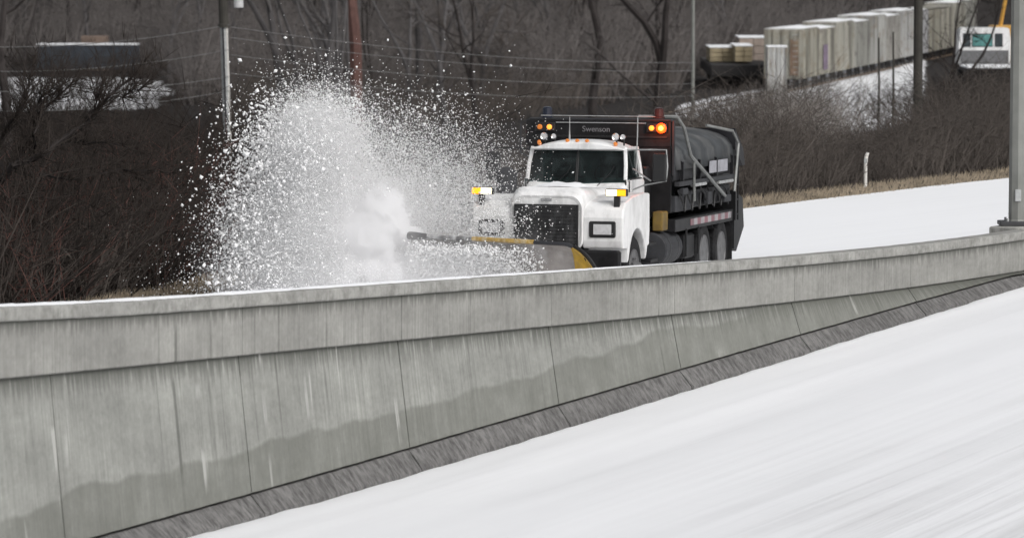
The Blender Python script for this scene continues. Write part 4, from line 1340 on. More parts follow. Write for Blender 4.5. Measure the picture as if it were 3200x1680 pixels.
# flat cars with tan lumber, left of the train
M['lumber'] = simple('tan wrapped lumber', (0.32, 0.265, 0.17), 0.8, var=0.3, scale=1.2)
M['lumber2'] = simple('pinkish wrapped lumber', (0.34, 0.28, 0.24), 0.8, var=0.25, scale=1.2)
for (px0, px1, ytop, d, mat, lab) in ((2212, 2294, 146, 366.0, 'lumber', 'tan lumber load on the leftmost flat car'), (2290, 2345, 141, 362.0, 'lumber', 'tan lumber load lower and middle of the three'), (2304, 2392, 116, 372.0, 'lumber2', 'pinkish lumber load standing highest of the three')):
    a, b = at(px0, ytop, d), at(px1, ytop, d)
    zb = at(px0, 190, d).z
    e = empty('lumber_load', ((a.x + b.x) / 2, d, zb)); tag(e, lab, 'lumber load', 'lumber loads left of the train')
    wd = b.x - a.x; h = a.z - zb
    nrow = 3
    for r_ in range(nrow):
        for c_ in range(2):
            MB().box((-wd / 2 + c_ * wd / 2 + 0.02, -3.5, h * r_ / nrow + 0.02), (-wd / 2 + (c_ + 1) * wd / 2 - 0.02, 3.5, h * (r_ + 1) / nrow - 0.02), 0.02).build('bundle', M[mat], e)
    MB().box((-wd / 2 - 0.03, -3.55, h + 0.002), (wd / 2 + 0.03, 3.55, h + 0.06)).build('snow_top', M['snow_bit'], e)
a, b = at(2205, 190, 366), at(2385, 190, 366)
e = empty('flat_car', (0, 0, 0)); tag(e, 'dark flat car carrying tan lumber at the left end of the train', 'flat car')
MB().box((a.x, 355, a.z - 0.9), (b.x, 377, a.z - 0.03)).build('deck', M['car_dark'], e)
mb = MB()
for x in (a.x + 0.6, b.x - 0.6):
    for y in (357, 359, 373, 375):
        mb = MB().lathe((x, y, FLOOR + 0.62), (1, 0, 0), [(-0.07, 0.1), (-0.07, 0.45), (0.07, 0.45), (0.07, 0.1)], 12).build('wheel', M['car_dark'], e)
MB().box((a.x + 0.5, 356, FLOOR + 0.6), (b.x - 0.5, 376, a.z - 0.9)).build('underframe', M['car_dark'], e)

# ------------------------------------------------------------------ white flatbed truck by the grey pole, seen from behind
d = 215.0
lft, rgt = at(2995, 100, d), at(3160, 100, d)
zt, zb = at(3000, 88, d).z, at(3000, 207, d).z
cx = (lft.x + rgt.x) / 2; hw = (rgt.x - lft.x) / 2
zg = zb - 1.0
fb = empty('flatbed_truck', (cx, d, zg)); tag(fb, 'white flatbed truck with teal rear window and snowy bed beside the grey pole', 'truck')
H0, H1 = zb - zg, zt - zg
mb = MB()
mb.loft([[(x * s_, y, z) for x, z in ((-hw, H0 + 0.1), (-hw, H0 + 1.25), (-hw * 0.93, H1 - 0.05), (-hw * 0.86, H1), (hw * 0.86, H1), (hw * 0.93, H1 - 0.05), (hw, H0 + 1.25), (hw, H0 + 0.1))] for y, s_ in ((0.0, 0.97), (0.08, 1.0), (1.5, 1.0), (1.7, 0.93))])
mb.build('cab', M['white_paint'], fb)
for x0, x1, mat in ((-hw * 0.80, -hw * 0.56, 'glass'), (-hw * 0.46, hw * 0.28, 'glass_teal'), (hw * 0.40, hw * 0.66, 'glass')):
    f = MB().box((x0 - 0.03, -0.035, H0 + 0.92), (x1 + 0.03, -0.004, H0 + 1.56), 0.01).build('window_frame', M['black_trim'], fb)
    MB().box((x0, -0.05, H0 + 0.96), (x1, -0.037, H0 + 1.52)).build('pane', M['window_teal'] if 'window_teal' in M else simple('teal window', (0.10, 0.24, 0.23) if mat == 'glass_teal' else (0.05, 0.06, 0.065), 0.1, var=0.3, scale=5), f)
MB().box((-hw * 0.9, -0.1, H0 + 0.12), (hw * 0.9, -0.02, H0 + 0.75), 0.02).build('headboard', M['rim'], fb)
bd = MB().box((-hw, -3.8, H0 - 0.12), (hw, -0.12, H0 - 0.002), 0.01).build('flatbed', M['black'], fb)
MB().box((-hw * 0.97, -3.75, H0), (hw * 0.97, -0.15, H0 + 0.10), 0.03).build('bed_snow', M['snow_bit'], bd)
for y in (-2.6, 1.0):
    for x in (-hw + 0.2, hw - 0.2):
        t_ = MB().lathe((x - 0.12, y, 0.42), (1, 0, 0), [(0.02, 0.2), (0, 0.36), (0.03, 0.42), (0.21, 0.42), (0.24, 0.36), (0.22, 0.2)], 18).build('tyre', M['rubber'], fb)
        MB().lathe((x - 0.10, y, 0.42), (1, 0, 0), [(0, 0.02), (0.0, 0.22), (0.2, 0.22), (0.2, 0.02)], 14).build('rim', M['rim'], t_)
MB().box((-hw * 0.6, -3.7, 0.5), (hw * 0.6, 1.6, H0 - 0.12)).build('chassis', M['black'], fb)
# orange excavator behind it: boom and cab top
M['excav'] = simple('orange yellow machine paint', (0.55, 0.30, 0.06), 0.5, var=0.25, scale=1.5, dirt=(0.2, 0.16, 0.1), dirt_amt=0.5)
d = 232.0
c = at(3140, 95, d); gz = terrain_z(c.x, c.y) - 0.2
ex = empty('excavator', (c.x, d, gz)); tag(ex, 'orange machine with raised yellow boom behind the white flatbed truck', 'excavator')
zc_ = c.z - gz
MB().box((-0.75, -0.8, zc_ - 1.7), (0.75, 1.2, zc_ + 0.25), 0.08).build('body', M['excav'], ex)
MB().box((-0.7, -0.83, zc_ - 0.45), (0.05, -0.803, zc_ + 0.12), 0.01).build('cab_window', M['black_trim'], ex)
MB().tube([(-0.25, 0.2, zc_), (0.05, 0.2, zc_ + 1.6), (0.2, 0.2, zc_ + 3.2), (0.6, 0.0, zc_ + 4.2)], [0.10, 0.09, 0.08, 0.07], 4).build('boom', M['excav'], ex)
MB().tube([(0.45, 0.1, zc_), (0.65, 0.1, zc_ + 1.2), (0.8, 0.0, zc_ + 2.6)], 0.06, 6).build('ram', M['excav'], ex)
for x in (-0.7, 0.45):
    MB().box((x, -1.4, 0.0), (x + 0.35, 1.6, 0.75), 0.2).build('track', M['black'], ex)
MB().box((-0.5, -0.6, 0.6), (0.5, 0.8, zc_ - 1.7)).build('undercarriage', M['black'], ex)

# dark trailer and orange load on the far left
d = 395.0
a, b = at(120, 140, d), at(432, 140, d)
z1, z0 = a.z, at(248, 215, d).z
M['trailer_blue'] = simple('dark blue grey trailer', (0.026, 0.032, 0.042), 0.6, var=0.4, scale=1.0)
M['orange_load'] = simple('faded orange load', (0.17, 0.125, 0.10), 0.8, var=0.4, scale=1.2)
gz = FLOOR
e = empty('box_trailer', ((a.x + b.x) / 2, d, gz)); tag(e, 'dark blue box trailer with white roof edge among the bare trees', 'trailer')
hw = (b.x - a.x) / 2
MB().box((-hw, -1.2, z0 - gz), (hw, 1.2, z1 - gz), 0.03).build('box', M['trailer_blue'], e)
MB().box((-hw - 0.05, -1.25, z1 - gz + 0.003), (hw + 0.05, 1.25, z1 - gz + 0.10)).build('roof_edge', M['snow_bit'], e)
for k in range(9):
    x = -hw + 0.15 + k * (2 * hw - 0.3) / 8
    MB().box((x - 0.04, -1.26, z0 - gz + 0.1), (x + 0.04, -1.203, z1 - gz - 0.1)).build('side_post', M['trailer_blue'], e)
MB().box((hw * 0.25, -1.23, z0 - gz + 0.5), (hw * 0.62, -1.203, z0 - gz + 1.1)).build('panel', M['grey_panel'], e)
for x in (-hw * 0.7, hw * 0.6, hw * 0.8):
    MB().lathe((x, -1.15, 0.5), (0, 1, 0), [(0, 0.1), (0, 0.48), (0.3, 0.48), (0.3, 0.1)], 14).build('wheel', M['rubber'], e)
MB().box((-hw * 0.95, -0.5, 0.6), (hw * 0.95, 0.5, z0 - gz)).build('chassis', M['car_dark'], e)
d = 402.0
a, b = at(256, 112, d), at(338, 112, d)
zz = at(262, 137, d).z
e = empty('crate_stack', ((a.x + b.x) / 2, d, FLOOR)); tag(e, 'faded orange stack showing above the dark blue trailer', 'stack')
hw = (b.x - a.x) / 2
n_ = 8
for r_ in range(n_):
    for c_ in range(2):
        hh = (a.z - FLOOR) / n_
        MB().box((-hw + c_ * hw + 0.02, -1, r_ * hh + 0.01), (-hw + (c_ + 1) * hw - 0.02, 1, (r_ + 1) * hh - 0.01), 0.02).build('crate', M['orange_load'], e)

# ------------------------------------------------------------------ bare trees
def tree_meshes(seed, H=14.0, r0=0.22, fork=0.35, spread=0.55, limbs=9, subs=9, twigs=10, low=0.15, lean=0.0):
    r = random.Random(seed)
    tb = MB(); SB, STp, SR = [], [], []

    def path(p, dr, ln, n, wob, up=0.1):
        pts = [Vector(p)]
        d = Vector(dr).normalized()
        for i in range(n):
            d = (d + Vector((r.gauss(0, wob), r.gauss(0, wob), r.gauss(0, wob) + up))).normalized()
            pts.append(pts[-1] + d * ln / n)
        return pts

    def along(pts, f):
        q = f * (len(pts) - 1); i = min(int(q), len(pts) - 2)
        return pts[i].lerp(pts[i + 1], q - i), (pts[i + 1] - pts[i]).normalized()

    def side(d, amt):
        v = Vector((r.gauss(0, 1), r.gauss(0, 1), r.gauss(0, 0.6)))
        v = (v - d * v.dot(d)).normalized()
        return (d * (1 - amt) + v * amt).normalized()

    mains = []
    tr = path((0, 0, 0), (lean + r.gauss(0, .05), r.gauss(0, .05), 1), H * fork, 5, 0.06)
    tb.tube(tr, [r0 * (1.25 if i == 0 else 1 - 0.06 * i) for i in range(6)], 7)
    nf = r.choice((2, 2, 3))
    for k in range(nf):
        d = side((tr[-1] - tr[-2]).normalized(), r.uniform(0.18, 0.38))
        m = path(tr[-1] - Vector((0, 0, 0.05)), d, H * (1 - fork) * r.uniform(0.8, 1.0), 8, 0.10, 0.10)
        rr = r0 * 0.68
        rad = [rr * (1 - 0.86 * i / 8) for i in range(9)]
        tb.tube(m, rad, 6); mains.append((m, rr))
    mains.append((tr, r0))
    for j in range(limbs):
        m, rr = r.choice(mains[:-1]) if r.random() > low else mains[-1]
        f = r.uniform(0.12, 0.92) if m is not tr else r.uniform(0.45, 0.95)
        p, d = along(m, f)
        ln = H * r.uniform(0.18, 0.36) * (1.1 - 0.5 * f)
        lb = path(p, side(d, spread + r.uniform(-.1, .2)), ln, 6, 0.14, 0.07)
        r1 = max(0.022, rr * 0.42 * (1 - 0.6 * f))
        tb.tube(lb, [r1 * (1 - 0.8 * i / 6) for i in range(7)], 4)
        for q in range(subs):
            f2 = r.uniform(0.15, 1.0)
            p2, d2 = along(lb, f2)
            d3 = side(d2, r.uniform(0.4, 0.75))
            l2 = ln * r.uniform(0.25, 0.5)
            e = p2 + d3 * l2 * 0.55; e2 = e + (d3 + Vector((r.gauss(0, .25), r.gauss(0, .25), 0.25))).normalized() * l2 * 0.45
            SB.append(p2); STp.append(e2); SR.append(r1 * 0.42 + 0.006)
            for t in range(twigs):
                b = p2.lerp(e2, r.uniform(0.2, 1.0))
                SB.append(b); STp.append(b + (d3 + Vector((r.gauss(0, .7), r.gauss(0, .7), r.gauss(0.15, .6)))).normalized() * r.uniform(0.3, 0.95) * l2 * 0.6); SR.append(r1 * 0.14 + 0.006)
    Vv, Ff = spikes(np.array([tuple(p) for p in SB]), np.array([tuple(p) for p in STp]), np.array(SR))
    return tb, Vv, Ff


def make_tree(name, seed, bark, twig, **kw):
    e = empty(name)
    tb, Vv, Ff = tree_meshes(seed, **kw)
    tb.build('trunk', bark, e)
    soup('crown', Vv, Ff, twig, e)
    return e


def place(e, px, d, label, group=None, cat='tree', rz=None, sc=1.0, sink=0.3):
    x = (px - 1600) / FPX * d
    e.location = (x, d, terrain_z(x, d) - sink)
    e.rotation_euler = (0, 0, random.uniform(0, 6.28) if rz is None else rz)
    e.scale = (sc,) * 3
    tag(e, label, cat, group)
    return e


# individual trees one can tell apart
place(make_tree('bare_tree', 51, M['bark_dark'], M['twig'], H=17, r0=0.34, fork=0.34, limbs=9, subs=7, twigs=7), 1852, 290, 'dark forked bare tree rising just left of the knobbly one above the hopper', rz=0.4)
place(make_tree('bare_tree', 23, M['bark_dark'], M['twig'], H=18, r0=0.42, fork=0.26, limbs=13, subs=7, twigs=7), 2046, 280, 'thick dark bare tree branching low above the flashing orange lamp', rz=1.0)
place(make_tree('bare_tree', 77, M['bark_red'], M['twig_brown'], H=24, r0=0.36, fork=0.72, limbs=7, subs=6, twigs=6), 1126, 235, 'straight reddish brown tree trunk above the snow plume', rz=2.0)
for k, px in enumerate((1036, 1056, 1072, 1092)):
    place(make_tree('sapling', 90 + k, M['bark'], M['twig'], H=15, r0=0.085, fork=0.75, limbs=4, subs=4, twigs=5), px, 228 + k * 2, ('leftmost', 'second from left', 'third from left', 'rightmost')[k] + ' of the four slender grey saplings left of the reddish trunk', 'slender saplings left of the reddish trunk', sink=0.2)
place(make_tree('bare_tree', 31, M['bark_dark'], M['twig_dark'], H=16, r0=0.26, fork=0.5, limbs=12, subs=8, twigs=8), 24, 175, 'dark bare tree at the left edge above the snowy clearing', rz=0.2)
place(make_tree('bare_tree', 35, M['bark_dark'], M['twig_dark'], H=9.0, r0=0.13, fork=0.15, limbs=16, subs=9, twigs=9, spread=0.5), 2938, 205, 'dark bare bushy tree between the thick dark pole and the white flatbed truck', rz=1.2)
place(make_tree('bare_tree', 36, M['bark_dark'], M['twig_brown'], H=13, r0=0.20, fork=0.3, limbs=12, subs=8, twigs=8), 1500, 255, 'brownish bare tree directly behind the right side mirror of the plow truck', rz=2.2)
place(make_tree('bare_tree', 37, M['bark'], M['twig'], H=20, r0=0.30, fork=0.45, limbs=10, subs=7, twigs=8), 1310, 300, 'tall grey bare tree right of the reddish trunk', rz=0.9)

# leaning dark limbs on the left, in front of the snowy clearing
lt = empty('leaning_tree', (0, 0, 0))
dL = 70.0
rootp = at(-60, 640, dL); rootp.z = terrain_z(rootp.x, dL) - 0.3
lt.location = rootp
mb = MB(); SB, STp, SR = [], [], []
rL = random.Random(5)
limb_px = [([(-60, 640), (40, 520), (150, 470), (260, 385), (335, 305), (420, 232)], 0.085),
           ([(-60, 640), (60, 480), (95, 400), (120, 320), (165, 262)], 0.06),
           ([(-60, 640), (-20, 470), (20, 410), (70, 330), (88, 250)], 0.055),
           ([(150, 470), (230, 445), (330, 445), (430, 470)], 0.035),
           ([(260, 385), (300, 345), (330, 262)], 0.03), ([(40, 520), (110, 500), (105, 420), (150, 330), (215, 270)], 0.04),
           ([(335, 305), (390, 300), (450, 270)], 0.022), ([(120, 540), (220, 560), (380, 530), (540, 540)], 0.03)]
for lp_, r_ in limb_px:
    pts = [at(x + rL.gauss(0, 4), y, dL + 0.3 * rL.gauss(0, 1) * (i > 0)) - rootp for i, (x, y) in enumerate(lp_)]
    dense = []
    for a, b in zip(pts[:-1], pts[1:]):
        for q in range(4): dense.append(a.lerp(b, q / 4) + Vector((rL.gauss(0, .015), rL.gauss(0, .05), rL.gauss(0, .015))))
    dense.append(pts[-1])
    n_ = len(dense)
    mb.tube(dense, [r_ * 0.75 * (1 - 0.8 * i / n_) for i in range(n_)], 6)
    for i in range(3, n_):
        for q in range(7):
            p = dense[i]; d_ = (dense[i] - dense[i - 1]).normalized()
            v = (d_ * 0.7 + Vector((rL.gauss(0, .5), rL.gauss(0, .6), rL.gauss(0.35, .45)))).normalized()
            l_ = rL.uniform(0.2, 0.85)
            SB.append(p); STp.append(p + v * l_); SR.append(0.010)
            for t in range(3):
                b = p + v * l_ * rL.uniform(0.3, 0.9)
                SB.append(b); STp.append(b + (v + Vector((rL.gauss(0, .6), rL.gauss(0, .6), rL.gauss(0.2, .5)))).normalized() * rL.uniform(0.15, 0.5)); SR.append(0.007)
mb.build('trunk', M['bark_dark'], lt)
Vv, Ff = spikes(np.array([tuple(p) for p in SB]), np.array([tuple(p) for p in STp]), np.array(SR))
soup('crown', Vv, Ff, M['twig_dark'], lt)
tag(lt, 'black leaning bare branches spreading up in front of the snowy clearing', 'tree')

# the wooded hillside: bare trees, copies of a few grown ones
protos = [make_tree('woodland_tree', 200 + k, M['bark' if k % 3 else 'bark_dark'], M['twig' if k % 2 else 'twig_brown'], H=15 + 2 * (k % 4), r0=0.16 + 0.05 * (k % 3), fork=0.22 + 0.07 * (k % 4), limbs=13, subs=8, twigs=9, low=0.3) for k in range(8)]
rT = random.Random(3)
n_done = 0
used_proto = set()
spots = []
while len(spots) < 150:
    Y = rT.choice((rT.uniform(225, 330), rT.uniform(330, 470), rT.uniform(400, 520), rT.uniform(430, 540)))
    px = rT.uniform(-80, 3280)
    X = (px - 1600) / FPX * Y
    tx = 21.1 + (Y - 350) * 0.2255
    if X > tx - 9 and Y < 475: continue
    if X > 16 and Y < 400: continue
    if px < 560 and Y < 405 and not (Y > 290 and rT.random() < 0.45): continue
    if px < 720 and Y < 345: continue                      # keep the clearing open
    if 560 < px < 860 and Y < 300: continue
    spots.append((px, X, Y))
for k, (px, X, Y) in enumerate(spots):
    q = k % 8
    e = protos[q] if k < 8 else copy_tree(protos[q])
    e.location = (X, Y, terrain_z(X, Y) - 0.3)
    e.rotation_euler = (0, 0, rT.uniform(0, 6.28))
    s_ = rT.uniform(0.75, 1.25); e.scale = (s_, s_, s_)
    tag(e, 'bare grey winter tree among many in the dim woods across the background', 'tree', 'bare trees of the woods')


# ------------------------------------------------------------------ scrub: tangles of stems nobody could count
def scrub(name, P, Hh, mat, label, stems=8, twigs=6, rad=0.012, lean=0.45, seed=1):
    """P (n,3) bush feet, Hh (n,) heights"""
    q = np.random.default_rng(seed)
    n = len(P)
    b0 = np.repeat(P, stems, 0) + np.concatenate([q.normal(0, 0.28, (n * stems, 2)), np.zeros((n * stems, 1))], 1)
    H = np.repeat(Hh, stems) * q.uniform(0.55, 1.05, n * stems)
    d = np.stack([q.normal(0, lean, n * stems), q.normal(0, lean, n * stems), np.ones(n * stems)], 1)
    tip = b0 + d * H[:, None]
    B, T, Rr = [b0], [tip], [np.full(n * stems, rad) * (H / 1.6) ** 0.5]
    bb = np.repeat(b0, twigs, 0); tt = np.repeat(tip, twigs, 0); HH = np.repeat(H, twigs)
    f = q.uniform(0.15, 0.98, len(bb))[:, None]
    p = bb + (tt - bb) * f
    dd = (tt - bb) / (HH[:, None] + 1e-6) * 0.6 + q.normal(0, 0.75, bb.shape) * np.array([1, 1, 0.6])
    B.append(p); T.append(p + dd * (HH * q.uniform(0.12, 0.38, len(HH)))[:, None]); Rr.append(np.full(len(p), rad * 0.55))
    V, F = spikes(np.concatenate(B), np.concatenate(T), np.concatenate(Rr))
    o = soup(name, V, F, mat)
    tag(o, label, 'brush', kind='stuff')
    return o


def feet(n, fn, seed, ok=None):
    q = random.Random(seed); P, Hs = [], []
    tries = 0
    while len(P) < n and tries < n * 30:
        tries += 1
        x, y, h = fn(q)
        if ok is not None and not ok(x, y): continue
        P.append((x, y, terrain_z(x, y) - 0.05)); Hs.append(h)
    return np.array(P), np.array(Hs)


def hedge_fn(q):
    s = q.uniform(s_of_px(2150), s_of_px(3200) + 42)
    p, nn, t = st(s)
    off = road_w(s) + 1.5 + 9.0 * q.random() ** 1.3
    x, y = p[0] - nn[0] * off, p[1] - nn[1] * off
    px = 1600 + x / y * FPX
    h = np.interp(px, [1900, 2350, 2500, 2800, 2960, 3200], [1.6, 1.6, 1.3, 1.5, 2.2, 2.5]) * q.uniform(0.7, 1.08)
    return x, y, h


P, Hs = feet(1750, hedge_fn, 4)
scrub('roadside_brush', P, Hs, M['twig_brown'], 'dense brown leafless brush along the far edge of the snowy upper road', 9, 6, 0.011, 0.42, 2)


def on_road(x, y):
    i, t = locate(x, y)
    return t < road_w(SS[i]) + 1.6


def left_fn(q):
    y = 58 + 230 * q.random() ** 2.1
    px = q.uniform(-120, 1250)
    return (px - 1600) / FPX * y, y, q.uniform(1.6, 3.3)


P, Hs = feet(2600, left_fn, 5, lambda x, y: not on_road(x, y) and not (y > 275 and x < -18))
scrub('dark_brush', P, Hs, M['twig_dark'], 'dark tangled brush filling the bank on the left', 8, 5, 0.018, 0.6, 3)


def mid_fn(q):
    y = q.uniform(95, 330); px = q.uniform(1150, 2480)
    return (px - 1600) / FPX * y, y, q.uniform(1.2, 2.6)


P, Hs = feet(2200, mid_fn, 6, lambda x, y: not on_road(x, y) and not (y > 200 and x > 21.1 + (y - 350) * 0.2255 - 11) and not (x > 14 and y > 310))
scrub('brown_brush', P, Hs, M['twig_brown'], 'brown scrub on the low ground behind the plow truck', 7, 5, 0.015, 0.5, 4)


def wood_fn(q):
    y = q.choice((q.uniform(320, 470), q.uniform(400, 530))); px = q.uniform(-80, 3280)
    return (px - 1600) / FPX * y, y, q.uniform(3.0, 8.0)


P, Hs = feet(2300, wood_fn, 7, lambda x, y: not (1600 + x / y * FPX < 570 and y < 408) and not (x > 21.1 + (y - 350) * 0.2255 - 8 and y < 478) and not (x > 15 and y < 385))
scrub('woodland_undergrowth', P, Hs, M['twig'], 'grey tangle of undergrowth in the background woods', 8, 6, 0.042, 0.38, 5)


P, Hs = feet(900, lambda q: (lambda y, px: ((px - 1600) / FPX * y, y, q.uniform(2.0, 5.0)))(q.uniform(230, 480), q.uniform(500, 2450)), 17, lambda x, y: not on_road(x, y) and not (x > 21.1 + (y - 350) * 0.2255 - 8) and not (x > 14 and y < 385) and not (1600 + x / y * FPX < 700 and y < 400))
scrub('woodland_brush', P, Hs, M['twig_brown'], 'brownish brush standing at the foot of the woods', 7, 5, 0.03, 0.42, 15)


def red_fn(q):
    y = q.uniform(60, 100); px = q.gauss(560, 75) if q.random() < 0.65 else q.gauss(60, 110)
    return (px - 1600) / FPX * y, y, q.uniform(1.4, 2.6)


P, Hs = feet(260, red_fn, 8, lambda x, y: not on_road(x, y))
scrub('reddish_brush', P, Hs, M['twig_red'], 'reddish leafless stems in the dark brush left of the thrown snow', 9, 7, 0.012, 0.4, 6)


def frost_fn(q):
    y = q.uniform(108, 150); px = q.uniform(2150, 2660)
    return (px - 1600) / FPX * y, y, q.uniform(1.5, 2.2)


M['twig_pale'] = simple('pale seed heads', (0.27, 0.25, 0.235), 0.9, var=0.4, scale=2.0, spec=0.1)
P, Hs = feet(130, frost_fn, 9, lambda x, y: not on_road(x, y))
scrub('pale_brush', P, Hs, M['twig_pale'], 'pale weedy stems behind the hopper, left of the snow slope', 8, 6, 0.010, 0.35, 7)


def lot_fn(q):
    y = q.uniform(190, 300); px = q.uniform(2440, 3150)
    return (px - 1600) / FPX * y, y, q.uniform(1.2, 2.6)


P, Hs = feet(120, lot_fn, 10)
scrub('sparse_brush', P, Hs, M['twig_dark'], 'sparse dark stems poking out of the snow slope below the train', 5, 6, 0.014, 0.5, 8)


def flat_fn(q):
    y = q.uniform(150, 205); px = q.uniform(2900, 3260)
    return (px - 1600) / FPX * y, y, q.uniform(1.0, 2.0)


P, Hs = feet(260, flat_fn, 12)
scrub('dark_scrub', P, Hs, M['twig_dark'], 'dark scrub in front of the white flatbed truck', 7, 6, 0.014, 0.5, 9)


def clear_fn(q):
    y = q.uniform(262, 390); px = q.uniform(-100, 560)
    return (px - 1600) / FPX * y, y, q.uniform(1.5, 4.0)


P, Hs = feet(170, clear_fn, 13)
scrub('clearing_brush', P, Hs, M['twig_dark'], 'thin dark stems standing before the snowy clearing on the left', 5, 6, 0.026, 0.45, 10)

# dead grass on the verge
q = np.random.default_rng(21)
nG = 22000
sg = q.uniform(s_of_px(2150), s_of_px(3200) + 45, nG)
f = lambda a: np.interp(sg, SS, a)
tx_, ty_ = f(TG[:, 0]), f(TG[:, 1]); ln = np.hypot(tx_, ty_); tx_, ty_ = tx_ / ln, ty_ / ln
wv = np.array([road_w(s) for s in sg])
off = wv - 0.05 + 1.7 * q.random(nG)
bx, by = f(ST[:, 0]) - ty_ * off, f(ST[:, 1]) + tx_ * off
bz = f(Z_ROAD) + np.array([cross(s) for s in sg]) * wv - 0.06
bs = np.stack([bx, by, bz], 1)
tp = bs + np.stack([q.normal(0, .06, nG), q.normal(0, .06, nG), q.uniform(0.06, 0.17, nG)], 1)
Vv, Ff = spikes(bs, tp, np.full(nG, 0.012))
o = soup('verge_grass', Vv, Ff, M['grass']); tag(o, 'strip of dead tan grass between the upper road and the brush', 'grass', kind='stuff')

# ------------------------------------------------------------------ thrown snow: plume of clods, grains and powder off the plow's right end
OCT_V = np.array([[1, 0, 0], [-1, 0, 0], [0, 1, 0], [0, -1, 0], [0, 0, 1], [0, 0, -1]], float)
OCT_F = np.array([[0, 2, 4], [2, 1, 4], [1, 3, 4], [3, 0, 4], [2, 0, 5], [1, 2, 5], [3, 1, 5], [0, 3, 5]])
TET_V = np.array([[1, 1, 1], [1, -1, -1], [-1, 1, -1], [-1, -1, 1]], float) * 0.8
TET_F = np.array([[0, 1, 2], [0, 3, 1], [0, 2, 3], [1, 3, 2]])


def grains(P, r, base_v, base_f, q, irregular=0.3):
    n, m = len(P), len(base_v)
    A = q.normal(0, 1, (n, 4)); A /= np.linalg.norm(A, axis=1, keepdims=True)
    a, b, c, d = A.T
    Rm = np.stack([np.stack([1 - 2 * (c * c + d * d), 2 * (b * c - a * d), 2 * (b * d + a * c)], -1),
                   np.stack([2 * (b * c + a * d), 1 - 2 * (b * b + d * d), 2 * (c * d - a * b)], -1),
                   np.stack([2 * (b * d - a * c), 2 * (c * d + a * b), 1 - 2 * (b * b + c * c)], -1)], 1)
    sv = base_v[None] * (1 + q.normal(0, irregular, (n, m, 1))).clip(0.4, 1.8) * q.uniform(0.65, 1.3, (n, 1, 3))
    V = np.einsum('nij,nmj->nmi', Rm, sv) * r[:, None, None] + P[:, None, :]
    F = base_f[None] + (np.arange(n) * m)[:, None, None]
    return V.reshape(-1, 3), F.reshape(-1, 3)


q = np.random.default_rng(77)
TIP = T_LOC + Vector(truck.matrix_world.to_3x3() @ blade_pt(1.0, 0.5))


def cloud(n, comps):
    """gaussian clouds given in metres: (weight, right-to-left u, height z, su, sz, tilt, depth, sdepth); u measured from the plow's right end"""
    ww = np.array([c[0] for c in comps]); ww = ww / ww.sum()
    pick = q.choice(len(comps), n, p=ww)
    C = np.array(comps)[pick]
    a = C[:, 6] * 0
    e1, e2 = q.normal(0, 1, n), q.normal(0, 1, n)
    ct, stt = np.cos(np.radians(C[:, 5])), np.sin(np.radians(C[:, 5]))
    u = C[:, 1] + e1 * C[:, 3] * ct - e2 * C[:, 4] * stt
    z = C[:, 2] + e1 * C[:, 3] * stt + e2 * C[:, 4] * ct
    dp = C[:, 6] + q.normal(0, 1, n) * C[:, 7]
    return np.stack([TIP.x - u, TIP.y + dp, z], 1)


def keep(P, r):
    """nothing under the road or through the barrier; thin near the bottom left"""
    u = TIP.x - P[:, 0]
    blade_y = TIP.y + np.clip(u, -3, 0) * 0.42            # the blade runs forward from its right end
    front = (P[:, 1] < blade_y + 0.15) & (u < q.normal(-0.15, 0.22, len(P))) & (u > -3.2)
    puff = (((u - 0.55) / 0.62) ** 2 + ((P[:, 2] - 1.25) / 0.62) ** 2 < q.uniform(0.5, 1.3, len(P)))
    P[:, 1] = np.where(puff, TIP.y + 0.3 + np.abs(P[:, 1] - TIP.y), P[:, 1])
    top = 0.82 - 0.24 * np.abs(q.normal(0, 1, len(P)))
    m = (P[:, 2] > 0.02) & ~(front & (P[:, 2] > top))
    return P[m], r[m]


#        weight   u     z    su    sz   tilt depth sd
fine = [(1.3, 0.80, 1.25, 0.50, 0.45, 0, 0.5, 0.5),
        (1.8, 1.45, 2.00, 0.42, 0.62, -8, 0.0, 0.7),
        (1.1, 1.50, 2.56, 0.36, 0.32, -10, 0.0, 0.7),
        (1.5, 1.90, 1.15, 0.52, 0.52, 0, -0.2, 0.7),
        (1.1, 1.3, 0.42, 0.85, 0.28, 0, -0.2, 0.7),
        (0.22, 0.45, 2.30, 0.50, 0.45, 20, 0.9, 0.9),
        (1.25, -0.35, 1.40, 0.66, 0.66, 15, 2.4, 1.0),
        (0.5, -1.0, 0.85, 0.6, 0.35, 0, 1.2, 0.5)]
mid = [(0.7, 0.9, 1.3, 0.6, 0.5, 0, 0.5, 0.6),
       (1.3, 1.6, 2.1, 0.48, 0.62, -8, -0.2, 0.8),
       (0.9, 1.6, 2.62, 0.40, 0.30, -10, -0.2, 0.8),
       (1.6, 2.2, 1.3, 0.40, 0.75, 0, -0.4, 0.8),
       (0.8, 1.9, 0.4, 0.7, 0.3, 0, -0.4, 0.8),
       (0.12, 0.5, 2.55, 0.6, 0.40, 15, 0.6, 1.0),
       (0.22, -0.2, 1.7, 0.7, 0.6, 0, 2.5, 0.9),
       (0.05, 0.2, 3.1, 0.8, 0.35, 0, 0.5, 1.0)]
big = [(1.5, 2.42, 1.4, 0.34, 0.85, 0, -0.6, 0.8),
       (0.9, 2.1, 2.5, 0.40, 0.38, -20, -0.5, 0.8),
       (0.7, 2.70, 0.7, 0.28, 0.55, 0, -0.6, 0.8),
       (0.30, 1.45, 2.95, 0.38, 0.2, 0, -0.2, 0.8),
       (0.03, 0.2, 3.2, 0.8, 0.3, 0, 0.3, 1.0)]
NF, NM_, NB = 195000, 22000, 2600
